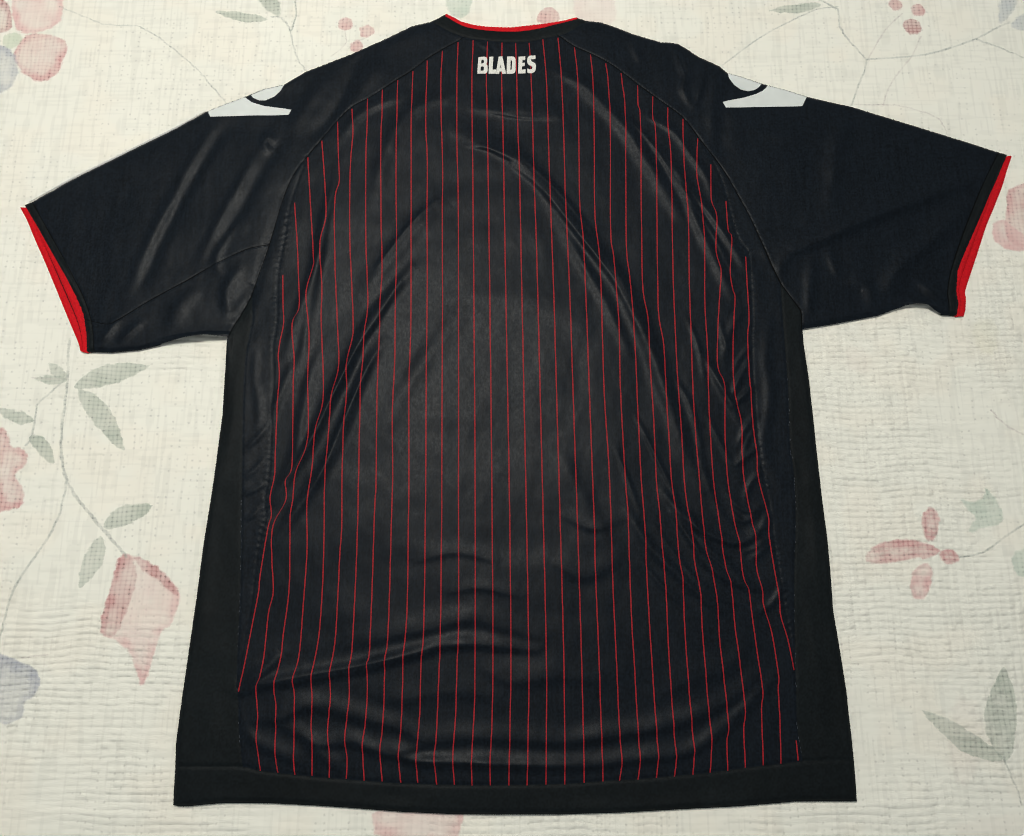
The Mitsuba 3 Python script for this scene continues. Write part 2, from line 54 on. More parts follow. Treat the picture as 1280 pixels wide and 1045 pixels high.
FOLDS = [[3.2,7,[[-47.9,314.4],[-30.4,306.6],[1.7,290.0],[23.3,270.8],[44.5,245.0],[67.0,210.3],[95.6,170.8],[111.7,147.2],[127.8,107.2],[142.8,68.1],[159.7,8.8],[171.9,-37.3],[188.2,-72.6]]],[1.6,5,[[42.6,228.1],[60.7,192.7],[81.8,151.7],[99.2,116.0],[118.3,68.1]]],[2.6,7,[[53.3,394.6],[78.8,379.3],[100.3,354.1],[121.5,329.2],[142.0,293.0],[162.1,254.5],[178.5,220.6]]],[1.6,4,[[149.0,340.1],[176.2,321.3],[194.0,293.0],[209.8,264.1],[215.2,239.3]]],[2.2,5,[[156.5,306.6],[178.2,268.8],[196.7,212.2],[216.6,159.9],[228.1,129.3]]],[1.8,4,[[180.9,272.7],[196.7,244.1],[211.7,221.5],[230.8,187.2],[244.2,159.9]]],[2.0,8,[[-75.0,364.1],[-96.8,356.1],[-118.2,336.1],[-130.5,311.5],[-139.8,277.5],[-145.2,239.3]]],[1.6,6,[[-123.5,364.1],[-149.6,354.1],[-170.9,338.1],[-183.0,316.4]]],[2.0,9,[[-68.3,239.3],[-95.9,214.0],[-118.7,184.5],[-134.7,161.7],[-153.4,129.3]]],[1.4,8,[[-52.8,354.1],[-17.6,349.1],[17.6,348.1],[57.0,341.1]]],[2.8,5.5,[[-104.6,160.8],[-125.3,132.0],[-152.6,88.0],[-167.2,50.9],[-181.8,17.1],[-197.3,-21.8],[-216.5,-58.3],[-232.8,-85.3]]],[2.4,5.5,[[-131.0,81.0],[-149.2,46.7],[-164.8,-2.8],[-180.3,-43.8],[-196.0,-72.6],[-213.2,-100.3],[-227.7,-127.5]]],[1.6,9,[[-53.7,111.6],[-72.9,83.6],[-98.0,43.3],[-113.4,18.0],[-129.1,-16.0]]],[1.6,5,[[-185.9,287.1],[-190.6,258.3],[-199.2,211.2],[-203.2,174.4],[-212.0,138.3],[-223.5,94.1],[-229.8,63.8]]],[1.4,5,[[-197.2,220.6],[-201.5,174.4],[-206.2,138.3],[-210.8,102.8],[-213.7,68.1],[-221.4,33.9]]],[1.5,5,[[-197.4,68.1],[-205.2,33.9],[-209.7,0.5],[-214.2,-32.4],[-226.4,-64.7]]],[1.2,4,[[-223.5,55.2],[-232.2,25.5],[-240.2,0.5]]],[3.0,5,[[-254.9,-265.1],[-230.2,-258.7],[-202.2,-254.4],[-167.6,-248.7],[-134.3,-242.2],[-104.7,-234.3],[-82.4,-228.5],[-67.5,-223.4],[-39.8,-221.2],[-11.3,-223.4],[22.5,-226.3]]],[1.6,7,[[-157.6,-221.9],[-127.1,-216.1],[-79.2,-206.6],[-47.6,-199.2],[-30.2,-199.2],[-8.3,-205.1],[30.1,-213.9]]],[1.8,5,[[-250.9,-259.4],[-239.6,-250.9],[-229.0,-243.0],[-215.8,-228.5]]],[2.0,6,[[-244.3,-288.4],[-216.4,-287.7],[-195.6,-278.6],[-177.2,-277.9],[-147.3,-284.9],[-124.3,-290.5],[-100.5,-296.8],[-80.5,-306.5]]],[2.4,6,[[-102.2,-315.5],[-80.4,-309.3],[-54.2,-305.8],[-30.8,-303.8],[-7.3,-305.1],[23.4,-307.2],[60.7,-306.5],[107.0,-300.3],[138.0,-295.4],[169.3,-286.3],[203.5,-269.4],[227.0,-250.1]]],[2.8,5,[[-213.1,-292.6],[-190.5,-303.1],[-175.4,-310.0],[-146.3,-307.9],[-130.7,-314.1],[-99.8,-321.0],[-80.0,-325.8],[-38.6,-325.8],[-7.3,-327.9],[43.6,-329.2],[75.6,-327.9],[121.6,-322.4],[152.3,-319.6],[168.6,-314.1],[184.6,-303.8],[200.7,-291.9],[221.0,-272.9],[241.7,-253.7]]],[1.6,5,[[-186.6,-306.5],[-175.0,-318.9],[-155.4,-332.0]]],[1.6,5,[[-246.2,-292.6],[-235.6,-306.5],[-215.2,-316.9],[-189.1,-327.2]]],[2.4,4,[[148.8,-76.6],[163.6,-96.4],[181.4,-113.5],[205.5,-124.4],[223.2,-125.9],[240.1,-115.1],[248.9,-101.1]]],[2.2,4.5,[[159.7,-96.4],[171.7,-121.3],[184.4,-142.8],[203.4,-159.5],[225.7,-168.6],[236.4,-169.4]]],[2.0,4.5,[[112.9,-96.4],[131.9,-129.0],[157.0,-155.0],[175.2,-172.4],[196.9,-191.8]]],[1.8,3.5,[[172.8,-97.9],[187.5,-129.0],[208.6,-148.9],[225.2,-165.6]]],[1.4,3,[[234.8,-191.8],[244.3,-186.6],[252.6,-176.9],[258.0,-165.6]]],[1.6,4,[[230.5,-142.8],[238.8,-135.2],[248.5,-127.5]]],[1.8,3.5,[[195.5,63.8],[202.9,49.2],[215.1,23.8],[227.8,-5.3]]],[1.5,3,[[240.8,57.8],[228.0,35.6],[220.4,17.1]]],[1.5,3,[[242.2,30.6],[229.3,18.0],[220.8,10.4]]],[1.5,3,[[242.7,-32.4],[229.3,-43.0],[220.2,-50.2]]],[1.4,3,[[243.4,0.5],[233.0,-11.9],[225.5,-28.3]]],[1.4,3,[[244.2,-56.7],[234.0,-68.7],[228.2,-84.5]]],[1.4,4,[[236.1,111.6],[221.3,85.4],[215.7,59.5]]],[1.6,9,[[47.6,-32.4],[62.7,-72.6],[92.6,-127.5],[114.8,-158.0]]],[1.2,14,[[0.0,120.5],[41.3,111.6],[82.0,85.4]]],[1.1,2.6,[[0.0,281.3],[24.1,261.2],[46.9,232.8],[69.3,200.1],[97.8,159.9],[116.0,125.8],[131.3,89.7]]],[0.9,2.4,[[13.0,289.1],[42.9,258.3],[66.4,228.1],[88.7,196.4]]],[0.9,2.4,[[118.5,346.1],[143.9,318.4],[165.8,282.3],[181.3,244.1]]],[1.1,2.6,[[-116.6,145.4],[-138.4,104.6],[-158.4,71.5],[-171.6,40.7],[-186.1,7.1],[-200.3,-25.9],[-218.7,-61.5]]],[0.9,2.4,[[-138.7,68.1],[-153.5,32.3],[-169.3,-7.8],[-185.3,-52.6],[-203.1,-86.9]]],[0.9,2.4,[[-81.1,239.3],[-103.6,215.9],[-124.7,187.2],[-142.2,160.8]]],[0.8,2.2,[[176.2,263.1],[197.6,228.1],[215.1,192.7],[232.0,151.7]]],[1.0,2.6,[[-237.6,-258.7],[-193.5,-250.1],[-149.2,-242.2],[-104.8,-232.8],[-67.6,-221.9]]],[0.9,2.4,[[-138.9,-310.0],[-101.9,-323.1],[-58.2,-325.8],[0.0,-327.9],[58.1,-328.5]]],[0.8,2.2,[[-47.8,304.6],[-26.0,300.7],[0.0,287.1]]],[0.7,2.2,[[-22.0,346.1],[8.8,340.1],[43.8,338.1]]],[0.8,2.2,[[124.1,0.5],[138.8,-32.4],[153.3,-64.7],[163.9,-88.5]]],[0.8,2.4,[[155.8,-96.4],[168.7,-118.2],[184.7,-138.2],[203.0,-153.5]]],[0.7,2.2,[[-35.9,432.8],[-25.1,423.4],[-30.4,413.1]]],[0.7,2.2,[[25.1,431.7],[17.9,419.3],[28.5,408.9]]],[0.9,3,[[163.6,42.4],[176.9,17.1],[184.9,-16.0],[189.5,-48.6]]],[1.0,3,[[182.4,-32.4],[191.8,-64.7],[202.5,-96.4],[220.6,-118.2]]],[0.9,2.6,[[196.1,0.5],[206.6,-25.9],[217.1,-48.6]]],[1.0,3,[[207.8,-72.6],[218.6,-88.5],[233.7,-96.4],[246.0,-86.9]]],[0.9,2.6,[[139.6,-112.0],[155.6,-135.2],[174.4,-159.5],[197.7,-179.1],[220.1,-185.1]]],[0.9,2.6,[[123.0,-142.8],[144.9,-169.4],[168.3,-189.5]]],[0.9,2.6,[[214.2,-96.4],[225.3,-105.7],[241.4,-96.4]]],[1.0,3,[[223.3,-135.2],[235.2,-130.5],[245.9,-121.3]]],[0.8,2.4,[[244.1,-11.9],[235.4,-22.6],[227.9,-40.5]]],[0.8,2.4,[[245.3,76.7],[233.0,62.9],[225.6,49.2]]],[0.9,2.6,[[214.1,102.8],[216.9,81.0],[224.1,63.8]]],[0.8,2.6,[[181.2,102.8],[189.7,76.7],[194.4,42.4]]],[0.7,2.4,[[103.1,-32.4],[114.0,-64.7],[124.6,-96.4]]],[0.8,5,[[46.7,-96.4],[77.5,-112.0],[104.9,-104.2]]],[0.8,5,[[-92.2,-142.8],[-53.9,-135.2],[-15.4,-142.8]]],[0.7,4,[[-60.9,-173.1],[-30.5,-169.4],[7.6,-176.9]]],[0.9,7,[[-294.4,-96.4],[-293.8,-158.0],[-294.7,-217.6],[-296.8,-260.9]]],[0.7,5,[[-281.9,42.4],[-282.9,-16.0],[-286.1,-64.7]]],[0.9,7,[[295.1,-32.4],[294.4,-96.4],[294.0,-173.1],[299.4,-232.1]]],[0.7,6,[[282.8,-142.8],[283.1,-202.9],[288.8,-268.0]]],[0.8,6,[[-273.4,-275.0],[-277.2,-299.6],[-291.8,-316.9]]],[0.7,5,[[280.1,-282.1],[289.3,-303.1],[300.8,-313.4]]],[-1.5,7,[[-310.1,326.2],[-326.4,301.7],[-344.0,266.0],[-361.2,220.6],[-377.3,169.8],[-388.7,134.7]]],[-1.6,6.5,[[-250.8,314.4],[-263.8,287.1],[-280.8,248.8],[-295.2,213.1],[-305.7,185.4]]],[-1.1,5,[[-240.2,256.4],[-250.4,215.9],[-258.7,176.2],[-266.1,138.3]]],[1.4,6,[[-329.8,321.3],[-350.9,266.0],[-373.0,211.2],[-386.2,174.4],[-395.6,136.5]]],[1.2,5,[[-275.7,296.8],[-291.8,258.3],[-307.7,220.6],[-318.9,192.7],[-327.0,169.8]]],[1.0,4,[[-288.8,218.7],[-303.4,189.0],[-310.3,169.8],[-303.7,151.7]]],[-1.6,7,[[-168.2,421.3],[-181.0,386.4],[-195.9,348.1],[-221.9,311.5]]],[1.3,8,[[-147.3,412.0],[-163.7,376.2],[-184.4,346.1]]],[1.4,8,[[-204.3,391.5],[-224.5,356.1],[-239.9,321.3]]],[1.4,4,[[-404.5,104.6],[-412.2,92.3],[-421.7,75.0]]],[1.4,4,[[-381.7,99.3],[-392.1,88.8],[-402.2,75.8]]],[-2.4,7,[[-268.1,142.7],[-278.0,120.5],[-286.4,101.1]]],[1.6,6,[[-284.4,160.8],[-295.9,136.5],[-293.9,111.6]]],[1.3,8,[[-328.4,138.3],[-343.0,116.0],[-349.2,94.1]]],[1.2,4,[[-256.5,308.5],[-265.6,314.4],[-269.4,306.6],[-261.7,294.9]]],[1.8,4,[[184.5,425.5],[187.4,410.0],[191.9,391.5],[189.3,374.2],[198.7,351.1]]],[1.6,4,[[213.4,396.6],[207.9,376.2],[200.4,350.1]]],[1.6,6,[[229.3,394.6],[223.6,371.2],[219.2,341.1],[221.9,311.5]]],[1.2,4,[[135.0,443.2],[137.1,425.5],[142.7,408.9]]],[2.6,9,[[364.2,344.1],[353.8,306.6],[343.8,263.1],[337.0,225.2]]],[4.2,9,[[273.0,176.2],[307.3,185.4],[355.7,207.5],[422.3,234.6],[494.1,262.1]]],[3.4,8,[[482.5,231.8],[442.1,192.7],[405.8,161.7],[388.4,131.1]]],[2.2,5,[[424.9,145.4],[436.0,133.8],[448.7,122.2]]],[1.6,5,[[315.1,167.1],[309.7,142.7],[306.9,109.9]]],[1.2,4,[[332.9,179.0],[335.8,165.3],[340.5,151.7]]],[1.3,5,[[294.0,176.2],[281.3,163.5],[279.5,151.7]]],[1.4,6,[[350.1,147.2],[370.0,138.3],[371.6,113.4]]],[1.2,12,[[254.0,336.1],[279.2,321.3],[322.4,316.4],[358.2,326.2]]],[-1.2,8,[[232.7,346.1],[226.8,321.3],[229.5,292.0]]],[1.0,5,[[263.5,102.8],[258.8,59.5],[259.0,17.1],[249.9,-32.4],[262.7,-72.6]]],[0.4,4,[[-260.6,85.4],[-260.8,42.4],[-252.2,0.5],[-259.6,-40.5]]],[0.9,3,[[-262.6,-63.1],[-253.8,-55.1],[-243.6,-42.1]]],[0.9,3,[[-261.4,-79.0],[-250.8,-74.2],[-243.4,-67.9]]],[0.7,3,[[-259.6,-104.2],[-252.1,-99.5],[-246.5,-91.6]]],[0.8,3,[[-263.3,-32.4],[-252.9,-22.6],[-242.8,-7.8]]],[1.2,7,[[38.4,-142.8],[68.9,-158.0],[99.9,-142.8]]],[1.3,8,[[-29.9,-239.4],[0.0,-253.7],[44.7,-250.1],[89.2,-253.7]]],[1.4,10,[[-137.3,-260.9],[-103.6,-269.4],[-59.3,-262.3],[-14.8,-266.6]]],[1.2,8,[[133.3,-268.0],[163.6,-253.7],[197.7,-243.0],[225.5,-217.6]]]]
LEAVES = [[[-277.8,470.1],[-338.6,478.6],12.1,"g"],[[353.4,490.4],[294.1,480.8],12.1,"g"],[[-444.6,32.4],[-370.7,57.2],21.7,"g"],[[-440.2,29.8],[-384.7,-32.6],20.1,"g"],[[-480.5,-2.9],[-521.6,8.8],12.1,"g"],[[-482.4,-18.7],[-454.1,-45.7],13.7,"g"],[[-398.9,-111.1],[-352.2,-86.7],19.3,"g"],[[-400.3,-118.9],[-412.9,-169.6],19.3,"g"],[[452.7,-325.7],[459.8,-241.5],29.8,"g"],[[449.9,-324.3],[380.0,-282.4],19.3,"g"],[[-453.2,42.6],[-474.6,57.2],10.5,"g"],[[-452.8,40.1],[-487.2,40.9],8.9,"g"]]
BLOBS = [[[[-548.5,451.0],[-530.3,451.0],[-506.9,444.6],[-500.5,430.0],[-505.1,416.4],[-508.3,398.8],[-522.0,387.5],[-536.0,391.6],[-550.9,403.0],[-561.3,419.5],[-558.4,437.3]],"r"],[[[-596.6,501.2],[-579.3,495.8],[-569.0,474.3],[-568.1,455.2],[-589.0,448.9]],"d"],[[[-585.3,436.2],[-568.8,434.1],[-555.5,416.4],[-552.6,395.8],[-559.1,378.4],[-576.0,372.3]],"l"],[[[-572.9,502.3],[-517.8,502.3],[-511.3,479.7],[-516.3,461.6],[-535.2,453.1],[-553.0,451.0],[-565.1,459.4],[-571.5,479.7]],"p"],[[[-295.5,501.2],[-266.2,501.2],[-262.3,470.1],[-278.5,480.8]],"g"],[[[-77.1,501.2],[-45.9,501.2],[-47.5,480.8],[-54.7,470.1],[-71.1,474.3]],"m"],[[[69.8,501.2],[117.5,501.2],[120.4,474.3],[107.1,457.3],[81.8,459.4],[71.2,476.5]],"q"],[[[561.7,501.2],[582.8,501.2],[566.8,472.2],[554.5,461.6],[554.2,479.7]],"b"],[[[566.1,466.9],[593.9,482.9],[589.6,453.1],[567.3,456.3]],"b"],[[[531.8,252.1],[544.1,259.8],[562.3,265.5],[550.5,184.6],[527.6,191.0],[522.8,204.9],[529.8,231.2]],"r"],[[[509.8,209.6],[521.7,221.8],[530.9,214.3],[547.8,195.6],[545.7,180.9],[512.8,188.2]],"p"],[[[341.7,-136.8],[353.4,-128.3],[369.6,-122.0],[389.1,-121.3],[407.8,-128.3],[417.1,-134.5],[402.5,-139.9],[382.9,-142.2],[359.4,-145.2],[344.0,-145.2]],"r"],[[[406.5,-92.2],[413.0,-90.6],[418.3,-98.5],[416.6,-112.7],[410.7,-123.6],[404.5,-122.8],[400.3,-112.7],[401.8,-99.3]],"r"],[[[412.5,-134.5],[425.3,-131.4],[433.0,-137.5],[431.4,-144.5],[417.4,-145.2]],"r"],[[[390.2,-146.8],[405.8,-145.2],[404.7,-161.3],[400.1,-174.2],[391.7,-180.2],[382.9,-177.2],[382.1,-163.6]],"p"],[[[440.1,-81.1],[452.1,-85.9],[466.1,-81.1],[467.0,-68.3],[476.8,-83.5],[482.5,-99.3],[476.7,-107.2],[459.0,-111.1],[445.8,-116.6],[447.8,-107.2],[455.5,-101.7],[445.1,-91.4]],"m"],[[[483.6,-136.0],[505.1,-126.7],[500.4,-159.0],[483.9,-156.0]],"m"],[[[-519.0,-9.6],[-507.5,-11.2],[-502.6,-22.8],[-501.5,-31.0],[-488.7,-31.0],[-481.0,-40.8],[-484.5,-49.8],[-491.7,-55.4],[-490.6,-63.5],[-481.3,-73.1],[-479.1,-83.5],[-484.9,-93.0],[-506.5,-95.4]],"r"],[[[-379.7,-136.8],[-368.0,-137.5],[-355.7,-143.7],[-339.6,-149.8],[-327.0,-161.3],[-317.3,-174.2],[-319.1,-187.7],[-323.6,-204.1],[-331.7,-207.1],[-336.4,-221.1],[-339.5,-243.0],[-345.7,-262.4],[-352.6,-246.6],[-358.0,-230.6],[-370.4,-221.1],[-380.2,-214.5],[-389.4,-213.7],[-391.1,-198.9],[-386.8,-176.4],[-383.5,-157.5]],"p"],[[[-379.7,-136.8],[-368.0,-137.5],[-361.1,-151.4],[-361.9,-172.7],[-367.8,-189.2],[-372.0,-206.3],[-378.6,-215.2],[-389.4,-213.7],[-391.1,-198.9],[-386.8,-176.4],[-383.5,-157.5]],"d"],[[[-368.0,-136.8],[-351.8,-143.7],[-337.2,-151.4],[-324.3,-165.1],[-317.9,-176.4],[-326.5,-174.2],[-341.7,-160.5],[-358.0,-151.4]],"d"],[[[-489.0,-226.9],[-462.7,-237.2],[-449.3,-241.5],[-439.1,-256.0],[-445.5,-269.6],[-453.9,-273.9],[-453.7,-285.9],[-462.4,-293.0],[-479.5,-292.3]],"l"],[[[-128.2,-361.8],[-42.7,-361.8],[-44.7,-378.6],[-50.2,-395.2],[-121.9,-395.2]],"p"],[[[410.0,-268.2],[438.8,-275.3],[427.8,-331.2],[406.9,-351.7],[400.9,-317.4]],"s"],[[[404.0,-375.3],[477.1,-368.6],[472.7,-398.5],[393.9,-398.5]],"s"],[[[476.9,106.9],[504.1,105.1],[497.1,65.8],[476.3,70.1]],"y"],[[[341.6,78.8],[369.5,70.1],[362.9,44.3],[341.5,51.2]],"s"]]
DOTS = [[[-189.6,463.7],8.1,"r"],[[-164.7,454.1],8.1,"r"],[[-175.1,434.1],7.2,"r"],[[41.9,472.2],12.9,"r"],[[439.3,489.4],8.1,"r"],[[463.1,481.8],8.1,"r"],[[454.2,459.4],10.1,"d"],[[-565.4,442.5],10.5,"v"]]
STEMS = [[[[-516.8,487.2],[-489.2,474.1],[-463.8,463.7],[-444.0,462.2],[-427.2,461.6],[-412.3,454.5],[-398.3,444.6],[-382.9,432.2],[-368.8,419.5],[-359.3,411.2],[-349.2,400.9],[-333.1,381.8],[-315.5,360.1]],0.7,"h"],[[[-273.5,474.3],[-268.0,474.2],[-262.5,472.2],[-256.5,464.7],[-251.4,455.2],[-249.2,446.3],[-247.6,437.3],[-244.7,428.3],[-241.1,419.5],[-236.3,411.2],[-231.1,403.0]],0.8,"h"],[[[-248.7,500.2],[-247.0,486.8],[-246.2,474.3],[-247.9,464.4],[-250.5,455.2]],0.9,"h"],[[[-189.6,454.1],[-187.8,447.1],[-187.2,440.4],[-189.8,434.9],[-193.9,430.0],[-198.5,425.7],[-203.4,421.6]],0.5,"f"],[[[-166.5,444.6],[-171.0,442.8],[-175.4,440.4],[-179.8,436.5],[-184.1,432.0]],0.5,"f"],[[[347.7,499.1],[361.4,491.9],[372.0,484.0],[372.9,474.3],[372.0,463.7],[375.7,452.3],[381.6,440.4],[391.0,428.4],[398.2,416.4],[396.3,405.8],[390.6,393.7],[383.5,376.6],[375.6,358.1]],1.0,"h"],[[[372.3,487.2],[361.2,486.7],[348.2,484.0],[329.2,474.9],[309.2,463.7],[293.2,454.5],[276.9,443.6],[256.9,427.7],[236.0,410.2]],0.7,"h"],[[[398.3,417.5],[423.6,418.8],[447.2,420.6],[465.1,423.4],[482.2,427.9],[504.4,435.4],[524.9,443.6],[537.1,450.3],[546.5,456.3],[556.3,461.2],[566.0,465.8]],1.0,"h"],[[[524.7,442.5],[537.3,437.6],[550.4,432.0],[564.9,424.5],[579.7,416.4]],0.9,"h"],[[[401.2,419.5],[412.6,438.8],[423.9,456.3],[434.7,467.9],[445.3,477.6]],0.7,"f"],[[[462.8,446.8],[456.2,433.4],[450.0,421.6],[445.3,415.6],[439.6,409.2],[429.5,395.9],[419.7,381.4],[414.6,369.5],[411.0,358.1]],0.8,"f"],[[[379.2,359.1],[402.6,359.7],[424.4,359.1],[442.0,354.6],[456.0,349.0],[465.5,345.0],[471.7,340.0],[475.2,331.6],[477.5,322.1]],0.7,"f"],[[[-455.0,84.1],[-454.5,68.6],[-453.7,53.7],[-452.4,40.8],[-451.3,27.3],[-451.6,10.4],[-451.8,-7.1],[-450.8,-23.2],[-448.6,-38.4],[-445.1,-51.9],[-439.8,-64.3],[-432.8,-75.5],[-423.7,-86.7],[-411.1,-99.8],[-398.8,-111.9],[-390.9,-120.1],[-384.7,-126.7],[-378.8,-133.0],[-373.2,-139.1]],1.4,"h"],[[[-439.8,-64.3],[-441.0,-82.2],[-443.3,-99.3],[-448.7,-115.2],[-455.1,-129.0],[-460.8,-138.6],[-466.5,-147.5],[-473.0,-159.6],[-478.5,-172.7],[-480.9,-185.9],[-482.3,-199.6],[-484.1,-214.0],[-485.8,-228.4]],1.1,"h"],[[[-452.4,43.5],[-461.9,33.1],[-470.3,23.9],[-476.0,18.7],[-479.5,13.8],[-480.1,6.4],[-479.8,-2.1],[-480.7,-12.2],[-482.0,-21.1],[-483.5,-25.2],[-485.2,-27.7]],1.0,"h"],[[[-489.0,42.6],[-480.9,41.7],[-472.5,40.9],[-462.9,40.8],[-452.9,40.9]],0.7,"f"],[[[433.5,-139.9],[445.6,-137.7],[457.5,-134.5],[468.0,-128.1],[478.8,-120.5],[491.3,-112.8],[504.4,-104.8]],0.9,"h"],[[[484.5,8.8],[488.7,1.1],[494.5,-6.2],[504.9,-13.0],[516.7,-19.5]],0.8,"f"],[[[451.6,-322.9],[455.6,-335.9],[459.1,-347.6],[460.9,-355.7],[462.1,-362.5]],0.9,"h"],[[[-460.9,-233.5],[-437.2,-230.6]],0.7,"f"]]
EDGE_TOP_L = [[-517.5,239.0],[-492.2,255.9],[-468.5,271.3],[-433.9,291.7],[-402.7,310.2],[-369.2,330.0],[-338.2,350.1]]
CREASES = [[1.2,5,[[-477.8,-363.9],[-404.7,-369.2],[-317.5,-374.6],[-223.1,-382.6],[-143.5,-391.9]]],[1.0,5,[[172.9,-379.9],[239.8,-370.6],[296.6,-366.6],[340.5,-361.8],[391.6,-358.5]]],[0.7,6,[[284.2,-71.5],[348.9,-55.4],[430.4,-37.5],[519.0,-31.0]]],[0.8,6,[[296.8,-14.5],[369.4,-10.4],[531.3,-2.1]]],[0.7,7,[[284.8,-63.5],[364.8,-55.4],[399.3,-31.0]]],[0.6,8,[[-539.6,168.0],[-484.3,131.8],[-452.7,78.8]]],[-0.6,6,[[-333.5,35.8],[-316.5,-63.5],[-319.6,-157.5]]],[0.7,6,[[-473.5,-293.0],[-413.7,-297.9],[-316.1,-313.9]]],[0.7,8,[[418.3,463.7],[366.1,390.6],[387.9,340.0]]],[0.6,8,[[-530.2,485.1],[-447.7,400.9],[-344.7,350.0]]]]
CUFF_MID_L = [-473.9,166.7]
CUFF_MID_R = [500.0,224.0]
LIFT_L = [-320.4,83.0]
LIFT_R = [423.0,118.1]

# ------------------------------------------------------------------ helpers
FOLD_GAIN, STRIPE_HALF = 1.1, 0.00053

def arr(p): return np.asarray(p, float) / 1000.0

def dense(p, step=0.0015, closed=False):
    """Points every step metres along a polyline."""
    p = np.asarray(p, float)
    if closed: p = np.vstack([p, p[:1]])
    seg = np.linalg.norm(np.diff(p, axis=0), axis=1)
    s = np.r_[0, np.cumsum(seg)]
    keep = np.r_[True, np.diff(s) > 1e-9]
    n = max(2, int(math.ceil(s[-1] / step)) + 1)
    q = np.linspace(0, s[-1], n)
    return np.c_[np.interp(q, s[keep], p[keep, 0]), np.interp(q, s[keep], p[keep, 1])]

def spline(p, n=8):
    """Catmull-Rom through the points: cloth edges and folds have no corners."""
    p = np.asarray(p, float)
    if len(p) < 3: return p
    e = np.vstack([2 * p[0] - p[1], p, 2 * p[-1] - p[-2]])
    out = []
    t = np.linspace(0, 1, n, endpoint=False)[:, None]
    for i in range(len(p) - 1):
        a, b, c, d = e[i:i + 4]
        out.append(0.5 * (2 * b + (c - a) * t + (2 * a - 5 * b + 4 * c - d) * t**2 + (3 * b - a - 3 * c + d) * t**3))
    return np.vstack(out + [p[-1:]])

def curve(p, step=0.0015): return dense(spline(arr(p)), step)

def sstep(a, b, x):
    t = np.clip((x - a) / (b - a), 0, 1)
    return t * t * (3 - 2 * t)

def near(tree_pts, q):
    return cKDTree(tree_pts).query(q, workers=-1)

def n2(q, s, seed=0, oct=3): return meshkit.fbm(np.c_[q * s, np.zeros(len(q))], oct, seed) - 0.5

# ------------------------------------------------------------------ the bed's relief
CREASE_LINES = [(a / 1000, w / 1000, curve(p, 0.003)) for a, w, p in CREASES]

def bed_height(q):
    """Gentle height of the spread over the mattress, in metres."""
    z = 0.0028 * n2(q, 4.0, 5, 2) + 0.0012 * n2(q * [1.0, 2.2], 14.0, 9, 2)
    for a, w, line in CREASE_LINES:
        d, i = near(line, q)
        z += a * np.exp(-(d / w) ** 2) * np.sin(np.pi * np.clip(i / (len(line) - 1) * 0.9 + 0.05, 0, 1)) ** 0.7
    return z

# ------------------------------------------------------------------ outlines of the jersey's panels
out_line = arr(OUTLINE)
jersey_poly = Polygon(out_line).buffer(0)
edge_pts = dense(out_line, 0.001, True)
edge_tree = cKDTree(edge_pts)

rag_l, rag_r = curve(RAG_L), curve(RAG_R)
ins_l, ins_r = curve(INS_L), curve(INS_R)
side_l, side_r = curve(SIDE_L), curve(SIDE_R)
hem_top, gus_l = curve(HEM_TOP), curve(GUS_L)
cuff_l, cuff_r = curve(CUFF_L), curve(CUFF_R)
band_low, trim_low = curve(BAND_LOW), curve(TRIM_LOW)
SEAMS = [(rag_l, 0.5, 1.3), (rag_r, 0.55, 1.3), (ins_l, 0.35, 1.4), (ins_r, 0.45, 1.4), (side_l, 0.5, 1.2), (side_r, 0.5, 1.2),
         (hem_top, 0.8, 1.8), (gus_l, 0.4, 1.2), (cuff_l, 0.45, 1.2), (cuff_r, 0.55, 1.2), (band_low, 0.6, 1.4), (trim_low, 0.4, 1.0)]
SEAM_TREES = [(cKDTree(l), a / 1000, w / 1000) for l, a, w in SEAMS]
FOLD_LINES = []
for a, w, p in FOLDS:
    l = curve(p, 0.0005)
    FOLD_LINES.append((a / 1000, w * 1.15 / 1000, l, cKDTree(l)))
# where the photograph shows the edge of the cloth standing off the bed: under both sleeves
LIFTS = [(arr(LIFT_L), 0.030, 0.010), (arr(LIFT_R), 0.018, 0.006)]
OPENINGS = [(arr(CUFF_MID_L), 0.050, 0.0050), (arr(CUFF_MID_R), 0.060, 0.0035)]       # the sleeves gape a little at the cuff
pucker_l, pucker_r = cKDTree(ins_l), cKDTree(ins_r)

